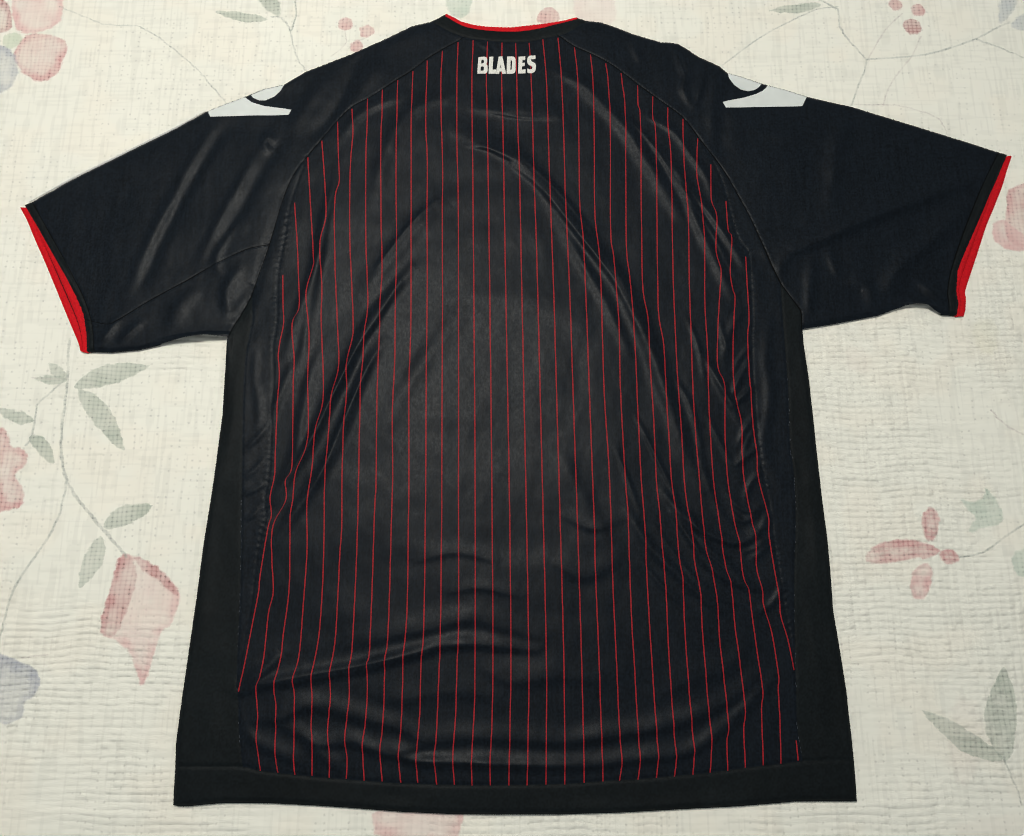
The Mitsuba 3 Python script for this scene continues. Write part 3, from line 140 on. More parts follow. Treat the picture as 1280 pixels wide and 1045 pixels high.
def cloth_height(q):
    """Height of the jersey's upper layer above the bed, in metres."""
    q = np.asarray(q, float)
    d = edge_tree.query(q, workers=-1)[0]
    k = np.clip(d / 0.006, 0, 1)
    lift = np.zeros(len(q))
    for c, r, h in LIFTS + OPENINGS:
        lift = np.maximum(lift, h * np.exp(-(np.linalg.norm((q - c) * [1.0, 1.3], axis=1) / r) ** 2))
    z = 0.0012 + lift * (1 - k) + 0.0042 * np.sqrt(1 - (1 - k) ** 2)
    inner = sstep(0.001, 0.016, d)
    # soft swell and small crumples, stretched along the lie of the cloth
    z += inner * (0.0034 * n2(q, 9.0, 3, 2) + 0.0014 * n2(q * [1.0, 0.55], 30.0, 7, 2) + 0.00045 * n2(q * [1.0, 0.6], 90.0, 11, 2))
    for a, w, line, tree in FOLD_LINES:
        box = (q[:, 0] > line[:, 0].min() - 4 * w) & (q[:, 0] < line[:, 0].max() + 4 * w) & (q[:, 1] > line[:, 1].min() - 4 * w) & (q[:, 1] < line[:, 1].max() + 4 * w)
        if not box.any(): continue
        dd, i = tree.query(q[box], workers=-1)
        u = i / (len(line) - 1)
        end = np.where((i == 0) | (i == len(line) - 1), 1.0, 0.0)
        taper = np.clip(np.sin(np.pi * np.clip(u * 0.94 + 0.03, 0, 1)), 0, 1) ** 0.6
        wob = 1 + 0.5 * n2(q[box], 40.0, 21, 1)
        # rolls that lie across the shirt sag towards the hem: a long upper slope, a short lower one
        tang = np.gradient(line, axis=0)
        flatness = np.abs(tang[i, 0]) / (np.linalg.norm(tang[i], axis=1) + 1e-12)
        above = np.tanh((q[box] - line[i])[:, 1] / (0.4 * w))
        ww = w * (1 + sstep(0.6, 0.95, flatness) * np.where(above > 0, 0.55 * above, 0.30 * above))
        prof = np.exp(-(dd / ww) ** 2)
        z[box] += a * FOLD_GAIN * wob * taper * prof * inner[box]
    # seams pull the cloth in; the pinstriped panel puckers against its plain neighbours
    for tree, a, w in SEAM_TREES:
        dd = np.minimum(tree.query(q, distance_upper_bound=6 * w, workers=-1)[0], 6 * w)
        z -= a * np.exp(-(dd / w) ** 2) * sstep(0, 0.004, d)
    for tree in (pucker_l, pucker_r):
        dd, i = tree.query(q, distance_upper_bound=0.02, workers=-1)
        m = np.isfinite(dd)
        fine = np.sin(i[m] * 0.0015 * 2 * np.pi / 0.0075 + 11 * n2(q[m], 45.0, 31, 2))
        z[m] += 0.00017 * fine * np.exp(-(dd[m] / 0.0045) ** 2) * sstep(-0.05, 0.25, n2(q[m] * [0.3, 1], 20.0, 37, 1) + 0.1) * inner[m]
    return np.maximum(z, 0.0008)



class Grid:
    """A height function sampled once on a grid and read by smooth interpolation."""
    def __init__(self, fn, x0, x1, y0, y1, step, where=None):
        xs, ys = np.arange(x0, x1 + step, step), np.arange(y0, y1 + step, step)
        gx, gy = np.meshgrid(xs, ys)
        q = np.c_[gx.ravel(), gy.ravel()]
        z = np.zeros(len(q))
        m = where(q) if where else np.ones(len(q), bool)
        z[m] = fn(q[m])
        self.z, self.o, self.step = spline_filter(z.reshape(gx.shape), order=2), np.array([x0, y0]), step
    def __call__(self, q):
        c = (np.asarray(q) - self.o) / self.step
        return map_coordinates(self.z, [c[:, 1], c[:, 0]], order=2, prefilter=False, mode='nearest')

def in_jersey(q):
    big_poly = jersey_poly.buffer(0.004)
    shapely.prepare(big_poly)
    return shapely.contains_xy(big_poly, q[:, 0], q[:, 1])

bed_z = Grid(bed_height, -1.22, 1.22, -1.02, 1.32, 0.003)
bx0, by0, bx1, by1 = jersey_poly.bounds
cloth_z = Grid(cloth_height, bx0 - 0.006, bx1 + 0.006, by0 - 0.006, by1 + 0.006, 0.0008, in_jersey)

def normals_of(fn, q, e=0.0006):
    gx = (fn(q + [e, 0]) - fn(q - [e, 0])) / (2 * e)
    gy = (fn(q + [0, e]) - fn(q - [0, e])) / (2 * e)
    n = np.c_[-gx, -gy, np.ones(len(q))]
    return n / np.linalg.norm(n, axis=1, keepdims=True)

def triangulate(poly, step):
    """A sheet of triangles that fills the polygon, its rim sampled at step and a jittered grid inside."""
    poly = shapely.segmentize(poly.buffer(0), step)
    geoms = poly.geoms if hasattr(poly, 'geoms') else [poly]
    V, F = [], []
    for g in geoms:
        if g.area < 1e-9: continue
        rim = np.vstack([np.asarray(r.coords)[:-1] for r in [g.exterior, *g.interiors]])
        x0, y0, x1, y1 = g.bounds
        row = step * 0.866
        ys = np.arange(y0, y1, row)
        gx = [np.c_[np.arange(x0 + (0.5 * step if i % 2 else 0), x1, step), np.full(len(np.arange(x0 + (0.5 * step if i % 2 else 0), x1, step)), y)] for i, y in enumerate(ys)]
        grid = np.vstack(gx) if gx else np.zeros((0, 2))
        shapely.prepare(g)
        grid = grid[shapely.contains_xy(g, grid[:, 0], grid[:, 1])]
        if len(grid):
            grid = grid[cKDTree(rim).query(grid)[0] > 0.55 * step]
        pts = np.vstack([rim, grid])
        pts = np.unique(np.round(pts, 7), axis=0)
        if len(pts) < 3: continue
        f = Delaunay(pts).simplices
        c = pts[f].mean(1)
        f = f[shapely.contains_xy(g, c[:, 0], c[:, 1])]
        a, b, cc = pts[f[:, 0]], pts[f[:, 1]], pts[f[:, 2]]
        s = (b[:, 0] - a[:, 0]) * (cc[:, 1] - a[:, 1]) - (b[:, 1] - a[:, 1]) * (cc[:, 0] - a[:, 0])
        f = np.where(s[:, None] < 0, f[:, ::-1], f)[np.abs(s) > 1e-13]
        F.append(f + sum(map(len, V))); V.append(pts)
    return np.vstack(V), np.vstack(F)

def top_z(q): return bed_z(q) + cloth_z(q)

def shape(v, f, n, bsdf):
    path = meshkit.write_ply((v, f), False, normals=n)
    return {'type': 'ply', 'filename': path, 'face_normals': n is None, 'bsdf': {'type': 'ref', 'id': bsdf}}

COUNT = {}
def key_of(parent, name):
    k = f'{parent}__{name}' if parent else name
    c = COUNT.get(k, 0); COUNT[k] = c + 1
    return k if c == 0 else f'{k}_{c:03d}'

def sheet(parent, name, poly, bsdf, step=0.0016, lift=0.0, fn=None, rim=None):
    """A panel of cloth over the polygon; lift sets it proud of the cloth below, rim gives it an edge of that depth."""
    fn = fn or top_z
    q, f = triangulate(poly, step)
    z = fn(q) + lift
    n = normals_of(fn, q)
    v = np.c_[q, z]
    if rim:
        e = np.sort(np.vstack([f[:, [0, 1]], f[:, [1, 2]], f[:, [2, 0]]]), axis=1)
        de = np.vstack([f[:, [0, 1]], f[:, [1, 2]], f[:, [2, 0]]])
        _, inv, cnt = np.unique(e, axis=0, return_inverse=True, return_counts=True)
        b = de[cnt[inv.ravel()] == 1]
        va, vb = v[b[:, 0]], v[b[:, 1]]
        dn = np.array([0, 0, rim])
        t = vb - va
        side = np.c_[t[:, 1], -t[:, 0], np.zeros(len(t))]
        side /= np.linalg.norm(side, axis=1, keepdims=True) + 1e-12
        m = len(v); k = len(b)
        v = np.vstack([v, va, vb, vb - dn, va - dn])
        n = np.vstack([n, side, side, side, side])
        ia, ib, ic, id_ = (m + np.arange(k) + j * k for j in range(4))
        f = np.vstack([f, np.c_[ib, ia, id_], np.c_[ib, id_, ic]])
    k = key_of(parent, name)
    scene[k] = shape(v, f, n, bsdf)
    return k

# ------------------------------------------------------------------ materials
def cloth_bump(p, n, uv):
    # fine knit: rows of stitches about 0.9 mm apart
    return 0.5 + 0.25 * dr.sin(p.x * 6600.0) * dr.sin(p.y * 5200.0) + 0.5 * noise(p.x * 700.0, p.y * 700.0)

def satin(p, n, uv):
    k = fbm(p.x * 60.0, p.y * 45.0, 0.0, 3)
    g = noise(p.x * 720.0, p.y * 620.0)
    rib = noise(p.x * 900.0 + 0.6 * k, p.y * 60.0, 2.0) + 0.5 * noise(p.x * 90.0, p.y * 1100.0, 6.0)
    return mi.Color3f(0.0054, 0.0082, 0.0122) * (0.84 + 0.12 * k) * (0.42 + 0.66 * g + 0.36 * rib)

def satin_rough(p, n, uv):
    return 0.385 + 0.08 * noise(p.x * 620.0, p.y * 480.0, 3.0)

def matte(p, n, uv):
    g = noise(p.x * 720.0, p.y * 620.0)
    return mi.Color3f(0.0052, 0.0073, 0.0084) * (0.70 + 0.6 * g) * (0.75 + 0.5 * fbm(p.x * 22.0, p.y * 16.0, 5.0, 2))

scene['satin_cloth'] = {'type': 'twosided', 'bsdf': {'type': 'bumpmap', 'scale': 0.00003, 'bump': proc(cloth_bump, 2e-4),
    'bsdf': {'type': 'principled', 'base_color': proc(satin), 'roughness': proc(satin_rough), 'specular': 0.088, 'sheen': 0.05}}}
scene['matte_cloth'] = {'type': 'twosided', 'bsdf': {'type': 'bumpmap', 'scale': 0.00004, 'bump': proc(cloth_bump, 2e-4),
    'bsdf': {'type': 'principled', 'base_color': proc(matte), 'roughness': 0.55, 'specular': 0.085, 'sheen': 0.05}}}
def red_fn(p, n, uv):
    return mi.Color3f(0.52, 0.006, 0.012) * (0.85 + 0.3 * noise(p.x * 900.0, p.y * 900.0))
scene['red_cloth'] = {'type': 'twosided', 'bsdf': {'type': 'principled', 'base_color': proc(red_fn), 'roughness': 0.7, 'specular': 0.1}}
scene['grey_strip'] = {'type': 'twosided', 'bsdf': {'type': 'principled', 'base_color': {'type': 'rgb', 'value': [0.50, 0.50, 0.485]}, 'roughness': 0.8, 'specular': 0.1}}
def stripe_fn(p, n, uv):
    return mi.Color3f(0.36, 0.012, 0.019) * (0.75 + 0.5 * noise(p.x * 900.0, p.y * 1400.0))
scene['red_thread'] = {'type': 'twosided', 'bsdf': {'type': 'principled', 'base_color': proc(stripe_fn), 'roughness': 0.6, 'specular': 0.12}}
def print_fn(p, n, uv):
    return mi.Color3f(0.62, 0.640, 0.615) * (0.93 + 0.10 * fbm(p.x * 120.0, p.y * 120.0))
scene['white_print'] = {'type': 'twosided', 'bsdf': {'type': 'principled', 'base_color': proc(print_fn), 'roughness': 0.5, 'specular': 0.4}}
def letter_fn(p, n, uv):
    s = 0.5 + 0.5 * dr.sin((p.x * 0.35 + p.y) * 7500.0 + 3.0 * noise(p.x * 500.0, p.y * 500.0))
    return mi.Color3f(0.78, 0.76, 0.70) * (0.72 + 0.28 * s)
scene['white_thread'] = {'type': 'twosided', 'bsdf': {'type': 'bumpmap', 'scale': 0.0001, 'bump': proc(lambda p, n, uv: 0.5 + 0.5 * dr.sin((p.x * 0.35 + p.y) * 7500.0), 1e-4),
    'bsdf': {'type': 'principled', 'base_color': proc(letter_fn), 'roughness': 0.55, 'specular': 0.3}}}

# ---- the spread: crinkled waffle weave with a faded flower print
def cell_fields(p):
    wx = p.x + 0.0030 * (noise(p.x * 22.0, p.y * 22.0, 3.0) - 0.5) + 0.0016 * (noise(p.x * 90.0, p.y * 70.0, 8.0) - 0.5)
    wy = p.y + 0.0050 * (noise(p.x * 20.0, p.y * 18.0, 5.0) - 0.5) + 0.0018 * (noise(p.x * 80.0, p.y * 90.0, 6.0) - 0.5)
    return wx, wy

def bed_bump(p, n, uv):
    wx, wy = cell_fields(p)
    u, v = wx / 0.0074, wy / 0.0063
    iu, iv = dr.floor(u), dr.floor(v)
    fu, fv = u - iu, v - iv
    k = cell_rand(iu, iv, 2.0)
    bx, by = dr.sin(fu * math.pi), dr.sin(fv * math.pi)
    patch = smoothstep(0.30, 0.70, fbm(p.x * 11.0, p.y * 13.0, 2.0, 2))
    calm = 1.0 - 0.40 * smoothstep(0.10, 0.45, p.y)            # the spread lies smoother towards its head
    puff = by * (0.35 + 0.65 * bx) * (0.30 + 0.95 * k)
    crink = noise(p.x * 120.0, p.y * 330.0, 1.0)
    slub = noise(p.x * 260.0, p.y * 40.0, 4.0)
    thread = dr.sin(wx * 2 * math.pi / 0.0016) * 0.5 + dr.sin(wy * 2 * math.pi / 0.0016) * 0.5
    head = smoothstep(0.10, 0.40, p.y)
    upright = noise(p.x * 420.0, p.y * 60.0, 7.0) + 0.6 * noise(p.x * 160.0, p.y * 110.0, 2.5)
    return puff * calm * (0.35 + 0.75 * patch) + 0.34 * crink * calm + 0.18 * slub + 0.42 * head * upright + 0.05 * thread

def seg_dist(x, y, a, b):
    dx, dy = b[0] - a[0], b[1] - a[1]
    t = dr.clip(((x - a[0]) * dx + (y - a[1]) * dy) / (dx * dx + dy * dy + 1e-12), 0, 1)
    return dr.sqrt(dr.square(x - a[0] - t * dx) + dr.square(y - a[1] - t * dy))

def poly_dist(x, y, P):
    """Signed distance to a polygon, negative inside."""
    d = mi.Float(1e9); s = mi.Float(1.0)
    P = [(float(a[0]), float(a[1])) for a in P]
    for i in range(len(P)):
        a, b = P[i], P[i - 1]
        ex, ey = b[0] - a[0], b[1] - a[1]
        wx, wy = x - a[0], y - a[1]
        t = dr.clip((wx * ex + wy * ey) / (ex * ex + ey * ey), 0, 1)
        d = dr.minimum(d, dr.square(wx - ex * t) + dr.square(wy - ey * t))
        c1, c2, c3 = y >= a[1], y < b[1], ex * wy > ey * wx
        s = dr.select((c1 & c2 & c3) | (~c1 & ~c2 & ~c3), -s, s)
    return s * dr.sqrt(d)

def round_poly(P):
    """Corners of a petal softened: one step of corner cutting."""
    P = np.asarray(P, float)
    Q = np.roll(P, -1, axis=0)
    return np.stack([0.75 * P + 0.25 * Q, 0.25 * P + 0.75 * Q], 1).reshape(-1, 2)

INK = {'g': ((0.38, 0.42, 0.35), 0.90, 0.7), 'r': ((0.60, 0.31, 0.30), 0.92, 0.8), 'd': ((0.50, 0.25, 0.24), 0.94, 1.0), 'p': ((0.72, 0.48, 0.45), 0.95, 0.35),
       'q': ((0.75, 0.58, 0.54), 0.55, 0.3), 'l': ((0.41, 0.42, 0.46), 0.92, 0.6), 'b': ((0.44, 0.47, 0.49), 0.75, 0.6), 'm': ((0.46, 0.55, 0.46), 0.78, 0.5),
       'v': ((0.48, 0.56, 0.40), 0.55, 0.3), 's': ((0.74, 0.63, 0.56), 0.24, 0.1), 'y': ((0.70, 0.66, 0.46), 0.22, 0.1), 'h': ((0.36, 0.38, 0.34), 0.84, 0.8), 'f': ((0.50, 0.43, 0.40), 0.58, 0.8)}
PRINT_BLOBS = [(round_poly(np.asarray(p, float) / 1000), k) for p, k in BLOBS]

def bed_color(p, n, uv):
    base = mi.Color3f(0.835, 0.812, 0.722) * (0.97 + 0.05 * fbm(p.x * 9.0, p.y * 9.0, 1.0, 3))
    warm = smoothstep(0.45, 0.75, fbm(p.x * 26.0, p.y * 26.0, 9.0, 2))
    base = base * (1 - warm * mi.Color3f(-0.012, 0.008, 0.022))
    # the weave itself: slubbed threads, and small holes where the waffle's rows and columns cross
    slub = smoothstep(0.52, 0.80, noise(p.x * 430.0, p.y * 45.0, 2.0)) + 0.7 * smoothstep(0.55, 0.82, noise(p.x * 50.0, p.y * 420.0, 4.0))
    hx, hy = cell_fields(p)
    hu, hv = hx / 0.0074 + 0.5, hy / 0.0063 + 0.5
    hole = dr.maximum(1 - dr.sqrt(dr.square((hu - dr.floor(hu) - 0.5) * 0.0074) + dr.square((hv - dr.floor(hv) - 0.5) * 0.0063)) / 0.0016, 0)
    hole = hole * smoothstep(0.35, 0.95, cell_rand(dr.floor(hu), dr.floor(hv), 8.0)) * smoothstep(0.30, 0.60, fbm(p.x * 14.0, p.y * 14.0, 6.0, 2))
    base = base * (1 - 0.060 * slub - 0.26 * hole)
    wob = 0.0030 * (fbm(p.x * 150.0, p.y * 150.0, 2.0, 2) - 0.5)
    x, y = p.x, p.y
    wx, wy = cell_fields(p)
    # ink sits on the threads: darker at the crossings, thin between them
    tx, ty = 0.5 + 0.5 * dr.cos(wx * 2 * math.pi / 0.0047), 0.5 + 0.5 * dr.cos(wy * 2 * math.pi / 0.0043)
    cx = cell_rand(dr.floor(wx / 0.0047 + 0.5), dr.floor(wy / 0.0043 + 0.5), 5.0)
    knot = tx * tx * ty * ty * (0.25 + 1.1 * cx * cx)
    line = dr.maximum(tx * tx * tx * (0.4 + 0.6 * noise(x * 90.0, y * 300.0)), ty * ty * ty * (0.4 + 0.6 * noise(x * 300.0, y * 90.0)))
    wob = wob + 0.0016 * (cx - 0.5)
    wash = fbm(x * 55.0, y * 55.0, 4.0, 3)
    col = base
    def lay(col, m, kind, rim=1.0):
        ink, a, dots = INK[kind]
        m = m * (0.90 * a) * rim * (1 - dots * 0.38 + dots * 0.40 * line) * (0.45 + 0.85 * wash)
        col = col * (1 - m) + mi.Color3f(*ink) * m
        return col * (1 - dots * 0.45 * knot * rim * dr.minimum(m * 1.4, 1))
    for P, k in PRINT_BLOBS:
        soft = 0.004 if k in 'sy' else 0.0014
        d = poly_dist(x, y, P) + wob * (1.0 if k in 'sy' else 0.8)
        # the ink gathers towards the outline of a petal, as in a watercolour wash
        rim = 0.62 + 0.50 * smoothstep(-0.011, -0.001, d + 0.010 * (wash - 0.5)) if k in 'rdpl' else 1.0
        col = lay(col, smoothstep(soft, -soft, d), k, rim)
    for b, t, w, k in LEAVES:
        b, t, w = (b[0] / 1000, b[1] / 1000), (t[0] / 1000, t[1] / 1000), w / 1000
        L = math.hypot(t[0] - b[0], t[1] - b[1]); ux, uy = (t[0] - b[0]) / L, (t[1] - b[1]) / L
        s = ((x - b[0]) * ux + (y - b[1]) * uy) / L
        c = -(x - b[0]) * uy + (y - b[1]) * ux
        sc = dr.clip(s, 0, 1)
        half = 0.5 * w * dr.power(dr.maximum(dr.sin(math.pi * dr.power(sc, 0.85)), 1e-4), 0.8)
        bend = 0.10 * w * dr.sin(math.pi * sc * 1.4)
        d = dr.abs(c - bend) - half + wob * 0.8
        col = lay(col, smoothstep(0.0009, -0.0009, d) * dr.select((s > 0) & (s < 1), 1.0, 0.0), k)
    for c, r, k in DOTS:
        d = dr.sqrt(dr.square(x - c[0] / 1000) + dr.square(y - c[1] / 1000)) - r / 1000
        col = lay(col, smoothstep(0.001, -0.001, d + wob), k)
    for P, w, k in STEMS:
        d = mi.Float(1e9)
        for a, b in zip(P[:-1], P[1:]):
            d = dr.minimum(d, seg_dist(x + wob * 0.5, y + wob * 0.4, (a[0] / 1000, a[1] / 1000), (b[0] / 1000, b[1] / 1000)))
        gap = 0.60 + 0.40 * smoothstep(0.30, 0.55, noise(x * 130.0, y * 130.0, 6.0))
        col = lay(col, smoothstep(w / 1000 + 0.0008, w / 1000 - 0.0008, d) * gap, k)
    return col

scene['printed_cotton'] = {'type': 'bumpmap', 'scale': 0.0011, 'bump': proc(bed_bump, 5e-4),
    'bsdf': {'type': 'principled', 'base_color': proc(bed_color), 'roughness': 0.85, 'specular': 0.2, 'sheen': 0.2}}

# ------------------------------------------------------------------ the bedspread
xs, ys = np.arange(-1.2, 1.2001, 0.004), np.arange(-1.0, 1.3001, 0.004)
gx, gy = np.meshgrid(xs, ys)
q = np.c_[gx.ravel(), gy.ravel()]
idx = np.arange(len(q)).reshape(gx.shape)
quad = np.stack([idx[:-1, :-1], idx[:-1, 1:], idx[1:, 1:], idx[1:, :-1]], -1).reshape(-1, 4)
tri = np.vstack([quad[:, [0, 1, 2]], quad[:, [0, 2, 3]]])
scene['bedspread'] = shape(np.c_[q, bed_z(q)], tri, normals_of(bed_z, q, 0.002), 'printed_cotton')
labels['bedspread'] = {'label': 'cream crinkle weave bedspread printed with faded pink flowers and grey leaves, under the jersey', 'category': 'bedspread'}

# ------------------------------------------------------------------ the jersey
J = 'jersey'
labels[J] = {'label': 'black short sleeved football jersey with red pinstripes, laid back side up on the cream bedspread', 'category': 'jersey'}

def cut(poly, line, ext=0.05):
    """The polygon's pieces on either side of a line prolonged at both ends."""
    a, b = line[0], line[-1]
    u = (line[0] - line[3]); u /= np.linalg.norm(u)
    w = (line[-1] - line[-4]); w /= np.linalg.norm(w)
    l = LineString(np.vstack([a + u * ext, line, b + w * ext]))
    return list(shapely.ops.split(poly, l).geoms)

def fill(*pts): return Polygon(np.vstack(pts)).buffer(0)

up = arr(COLLAR_UP)
big = jersey_poly
# the hem band: everything below the hem seam
low = fill(hem_top, [[0.6, hem_top[-1, 1]], [0.6, -0.7], [-0.6, -0.7], [-0.6, hem_top[0, 1]]])
hem_poly = big.intersection(low)
rest = big.difference(low)
# collar: between its upper edge and the seam below it
col_zone = fill(band_low, [[band_low[-1, 0], 0.7], [band_low[0, 0], 0.7]])
collar_all = rest.intersection(col_zone)
rest = rest.difference(col_zone)
trim_zone = fill(trim_low, [[trim_low[-1, 0], 0.7], [trim_low[0, 0], 0.7]])
trim_poly = collar_all.intersection(trim_zone)
band_poly = collar_all.difference(trim_zone)
# sleeves outside the raglan seams
sl_zone = fill(rag_l, [rag_l[-1] + [0, -0.004], [-0.9, rag_l[-1, 1] - 0.06], [-0.9, 0.9], [rag_l[0, 0], 0.9]])
sr_zone = fill(rag_r, [rag_r[-1] + [0, -0.004], [0.9, rag_r[-1, 1] - 0.06], [0.9, 0.9], [rag_r[0, 0], 0.9]])
sleeve_l, sleeve_r = rest.intersection(sl_zone), rest.intersection(sr_zone)
body = rest.difference(sl_zone).difference(sr_zone)
cl_zone = fill(cuff_l, [[-0.9, cuff_l[-1, 1] - 0.05], [-0.9, cuff_l[0, 1] + 0.05], cuff_l[0] + [-0.004, 0.02]])
cr_zone = fill(cuff_r, [[0.9, cuff_r[-1, 1] - 0.05], [0.9, cuff_r[0, 1] + 0.05], cuff_r[0] + [0.004, 0.02]])
cuff_pl, cuff_pr = sleeve_l.intersection(cl_zone), sleeve_r.intersection(cr_zone)
sleeve_l, sleeve_r = sleeve_l.difference(cl_zone), sleeve_r.difference(cr_zone)
gz = fill(gus_l, [gus_l[-1] + [0.03, 0], [0.0, -0.05], [-0.6, -0.05], gus_l[0] + [-0.03, -0.01]])
gusset_l, sleeve_l = sleeve_l.intersection(gz), sleeve_l.difference(gz)
# body: side panels, plain inserts, pinstriped back
spl = fill(side_l, [side_l[-1] + [0, -0.05], [-0.9, -0.6], [-0.9, side_l[0, 1] + 0.002]])
spr = fill(side_r, [side_r[-1] + [0, -0.05], [0.9, -0.6], [0.9, side_r[0, 1] + 0.002]])
inl = fill(ins_l, side_l[::-1][len(side_l) - np.argmin(np.linalg.norm(side_l - ins_l[-1], axis=1)) - 1:], rag_l[::-1][np.argmin(np.linalg.norm(rag_l[::-1] - side_l[0], axis=1)):len(rag_l) - np.argmin(np.linalg.norm(rag_l - ins_l[0], axis=1))])
inr = fill(ins_r, side_r[::-1][len(side_r) - np.argmin(np.linalg.norm(side_r - ins_r[-1], axis=1)) - 1:], rag_r[::-1][np.argmin(np.linalg.norm(rag_r[::-1] - side_r[0], axis=1)):len(rag_r) - np.argmin(np.linalg.norm(rag_r - ins_r[0], axis=1))])
side_pl, side_pr = body.intersection(spl), body.intersection(spr)
body = body.difference(spl).difference(spr)
insert_l, insert_r = body.intersection(inl), body.intersection(inr)
back = body.difference(inl).difference(inr)

def main(poly, least=2e-6):
    gs = [g for g in getattr(poly, 'geoms', [poly]) if g.geom_type == 'Polygon' and g.area > least]
    return MultiPolygon(gs) if len(gs) > 1 else gs[0]

# slivers left by the cuts go to the back panel, so that no gap opens
parts = [hem_poly, trim_poly, band_poly, sleeve_l, sleeve_r, cuff_pl, cuff_pr, gusset_l, side_pl, side_pr, insert_l, insert_r]

BP = sheet(J, 'back_panel', main(back), 'satin_cloth')
sheet(J, 'side_insert', main(insert_l), 'satin_cloth'); sheet(J, 'side_insert', main(insert_r), 'satin_cloth')
sheet(J, 'side_panel', main(side_pl), 'matte_cloth'); sheet(J, 'side_panel', main(side_pr), 'matte_cloth')
SL = sheet(J, 'sleeve', main(sleeve_l), 'satin_cloth'); SR = sheet(J, 'sleeve', main(sleeve_r), 'satin_cloth')
sheet(SL, 'underarm_gusset', main(gusset_l), 'satin_cloth')
CL = sheet(SL, 'cuff', main(cuff_pl), 'matte_cloth', rim=0.0012); CR = sheet(SR, 'cuff', main(cuff_pr), 'matte_cloth', rim=0.0012)
sheet(J, 'hem_band', main(hem_poly), 'matte_cloth', rim=0.0008)
CB = sheet(J, 'collar', main(band_poly), 'matte_cloth', step=0.0012)
sheet(CB, 'red_trim', main(trim_poly, 1e-8), 'red_cloth', step=0.0008, lift=0.0002, rim=0.0012)

# the front of the jersey, under the back, and the red facing inside each sleeve opening
flat = lambda q: bed_z(q) + 0.0005
front = big.buffer(-0.0006)
for c, rad, h in LIFTS:            # the front lies back from the lifted edge
    front = front.difference(shapely.affinity.scale(Point(*c).buffer(1.0), 1.5 * rad, 0.012))
sheet(J, 'front_panel', main(front), 'matte_cloth', step=0.006, fn=flat)
def facing(outer, lip, inner, sleeve, gap):
    o, l, i = curve(outer, 0.001), curve(lip, 0.001), curve(inner, 0.001)
    if np.linalg.norm(i[0] - o[0]) > np.linalg.norm(i[-1] - o[0]): i = i[::-1]
    c = i.mean(0); dirn = c - o.mean(0); dirn /= np.linalg.norm(dirn)
    # a slit between the red bands bares a dark sheet, added as crease shade
    inner = unary_union([fill(o, i[::-1]).buffer(-0.0009), LineString(i).buffer(0.003).intersection(big)])
    sheet(sleeve, 'crease_shade', main(inner, 1e-8), 'matte_cloth', step=0.0015, fn=lambda q: bed_z(q) + 0.0007)
    wide = gap * np.clip(np.sin(np.linspace(-0.25, 1.0, len(l)) * np.pi), 0.02, 1)
    slit = unary_union([LineString(l[k:k + 2]).buffer(float(wide[k])) for k in range(len(l) - 1)])
    lo = fill(o, l[::-1]).difference(slit)
    def f_low(q):
        d = cKDTree(o).query(q)[0]
        return bed_z(q) + 0.0011 + 0.0012 * np.sqrt(np.clip(d / 0.0025, 0, 1))
    sheet(sleeve, 'cuff_facing', main(lo, 1e-8), 'red_cloth', step=0.0009, fn=f_low, rim=0.0009)
    mid = l[len(l) // 2]
    up = lambda q: np.exp(-(np.linalg.norm(q - mid, axis=1) / 0.07) ** 2)
    hi = unary_union([fill(l, i[::-1]), LineString(i).buffer(0.002).intersection(big)])
    def f_hi(q):
        d = cKDTree(l).query(q)[0]
        return bed_z(q) + 0.0020 + 0.0026 * np.sqrt(np.clip(d / 0.0022, 0, 1)) * up(q)
    sheet(sleeve, 'cuff_lining', main(hi, 1e-8), 'red_cloth', step=0.0009, fn=f_hi, rim=0.0014)
facing(LIN_L, LIP_L, CUFF_IN_L, SL, 0.0011)
facing(LIN_R, LIP_R, CUFF_IN_R, SR, 0.0004)

# a thin pale grey strip along the top edge of the left sleeve
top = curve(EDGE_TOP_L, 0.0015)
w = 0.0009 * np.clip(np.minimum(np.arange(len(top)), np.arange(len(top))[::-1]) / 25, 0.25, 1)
EDGE = sheet(SL, 'edge_strip', unary_union([LineString(top[i:i + 2]).buffer(float(w[i])) for i in range(len(top) - 1)]), 'grey_strip', step=0.0009,
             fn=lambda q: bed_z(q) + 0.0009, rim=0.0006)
labels[EDGE] = {'label': 'thin pale grey strip along the top edge of the left sleeve'}

# printed emblem on each shoulder, two pieces each
for (e, s) in ((EMBLEMS[0], SL), (EMBLEMS[1], SR)):
    for piece in e:
        p = Polygon(arr(piece)).buffer(0.0006, join_style=1).buffer(-0.0006).intersection(jersey_poly.buffer(-0.0002))
        sheet(s, 'shoulder_emblem', p, 'white_print', step=0.0011, lift=0.0003, rim=0.0003)

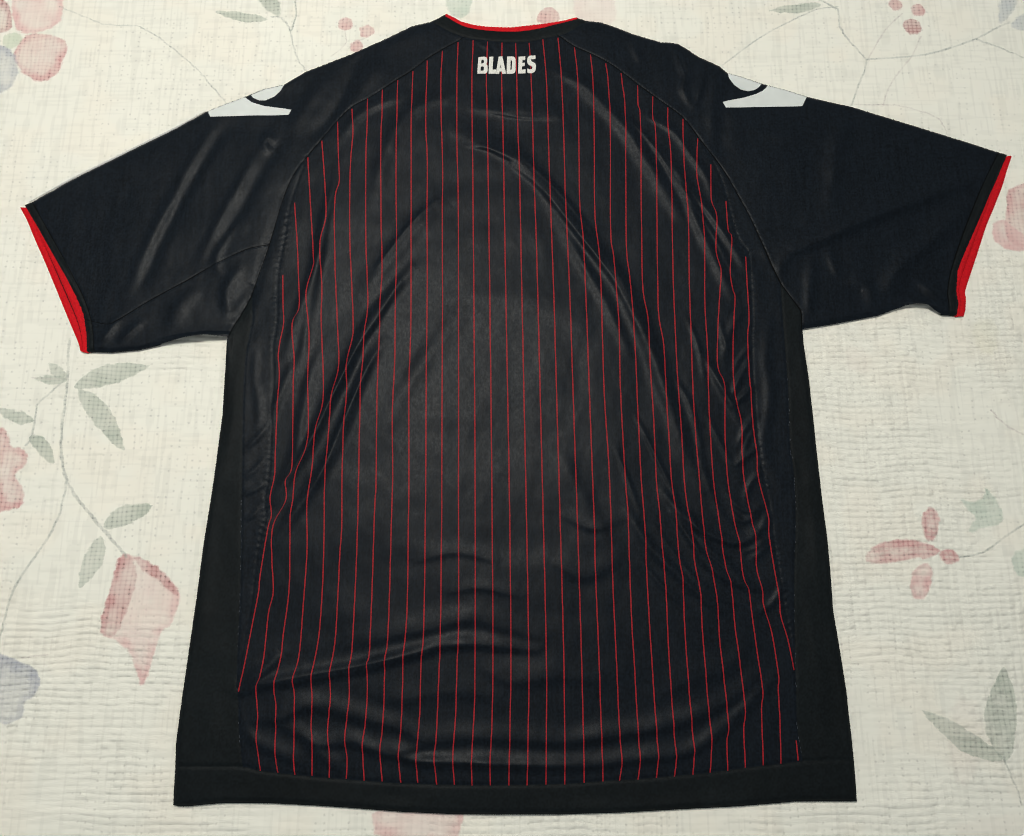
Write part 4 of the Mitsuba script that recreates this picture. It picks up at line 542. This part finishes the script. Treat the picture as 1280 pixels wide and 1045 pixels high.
# pinstripes knitted into the back panel
back_in = main(back).buffer(-0.0004)
for s in STRIPES:
    l = curve(s, 0.002)
    tg = np.gradient(l, axis=0)
    tg /= np.linalg.norm(tg, axis=1, keepdims=True)
    # the line thins where it dives over the flank of a fold
    half = STRIPE_HALF * np.clip(1 - 1.5 * np.maximum(np.abs(tg[:, 0]) - 0.14, 0), 0.35, 1)
    nrm = np.c_[-tg[:, 1], tg[:, 0]] * half[:, None]
    p = Polygon(np.vstack([l + nrm, (l - nrm)[::-1]])).buffer(0).intersection(back.buffer(0.0016))
    if p.is_empty: continue
    sheet(BP, 'pinstripe', main(p, 1e-8), 'red_thread', step=0.0011, lift=0.00022)

# embroidered letters
for k, v in LETTERS.items():
    p = Polygon(arr(v[0]))
    for h in v[1:]: p = p.difference(Polygon(arr(h)))
    p = p.buffer(0.0005, join_style=1).buffer(-0.0003)
    sheet(BP, 'letter', p, 'white_thread', step=0.0006, lift=0.0007, rim=0.0008)

# seams: a dark line of sewing in each groove, with pale stitches showing down the side seams
def thread(p, n, uv): return mi.Color3f(0.0016, 0.0019, 0.0020) * (0.7 + 0.6 * noise(p.x * 900.0, p.y * 900.0))
scene['seam_thread'] = {'type': 'twosided', 'bsdf': {'type': 'principled', 'base_color': proc(thread), 'roughness': 0.8, 'specular': 0.08}}
scene['stitch_thread'] = {'type': 'twosided', 'bsdf': {'type': 'principled', 'base_color': {'type': 'rgb', 'value': [0.045, 0.053, 0.068]}, 'roughness': 0.6, 'specular': 0.3}}
inside = jersey_poly.buffer(-0.0012)
for parent, line, half in ((J, rag_l, 0.00042), (J, rag_r, 0.00055), (SL, gus_l, 0.0004), (CL, cuff_l, 0.0004), (CR, cuff_r, 0.00055)):
    w = half * (0.55 + 0.9 * meshkit.noise(np.c_[line * 60, np.zeros(len(line))], 3))
    bits = [LineString(line[i:i + 2]).buffer(float(w[i])) for i in range(len(line) - 1)]
    sheet(parent, 'seam', main(unary_union(bits).intersection(inside), 1e-8), 'seam_thread', step=0.0009, lift=0.00015)
rng = np.random.default_rng(4)
for line, lo, hi in ((side_l, 0.45, 1.0), (side_r, 0.15, 1.0)):
    bits, i = [], int(lo * len(line))
    while i < hi * len(line) - 3:
        if rng.random() < 0.5 * (0.3 + 0.7 * math.sin(i * 0.013) ** 2):
            off = rng.normal(0, 0.0003, 2)
            bits.append(LineString(line[i:i + 2] + off).buffer(rng.uniform(0.00012, 0.00026)))
        i += 2
    labels[sheet(J, 'stitching', main(unary_union(bits).intersection(inside), 1e-9), 'stitch_thread', step=0.0006, lift=0.0004)] = {'kind': 'stuff'}
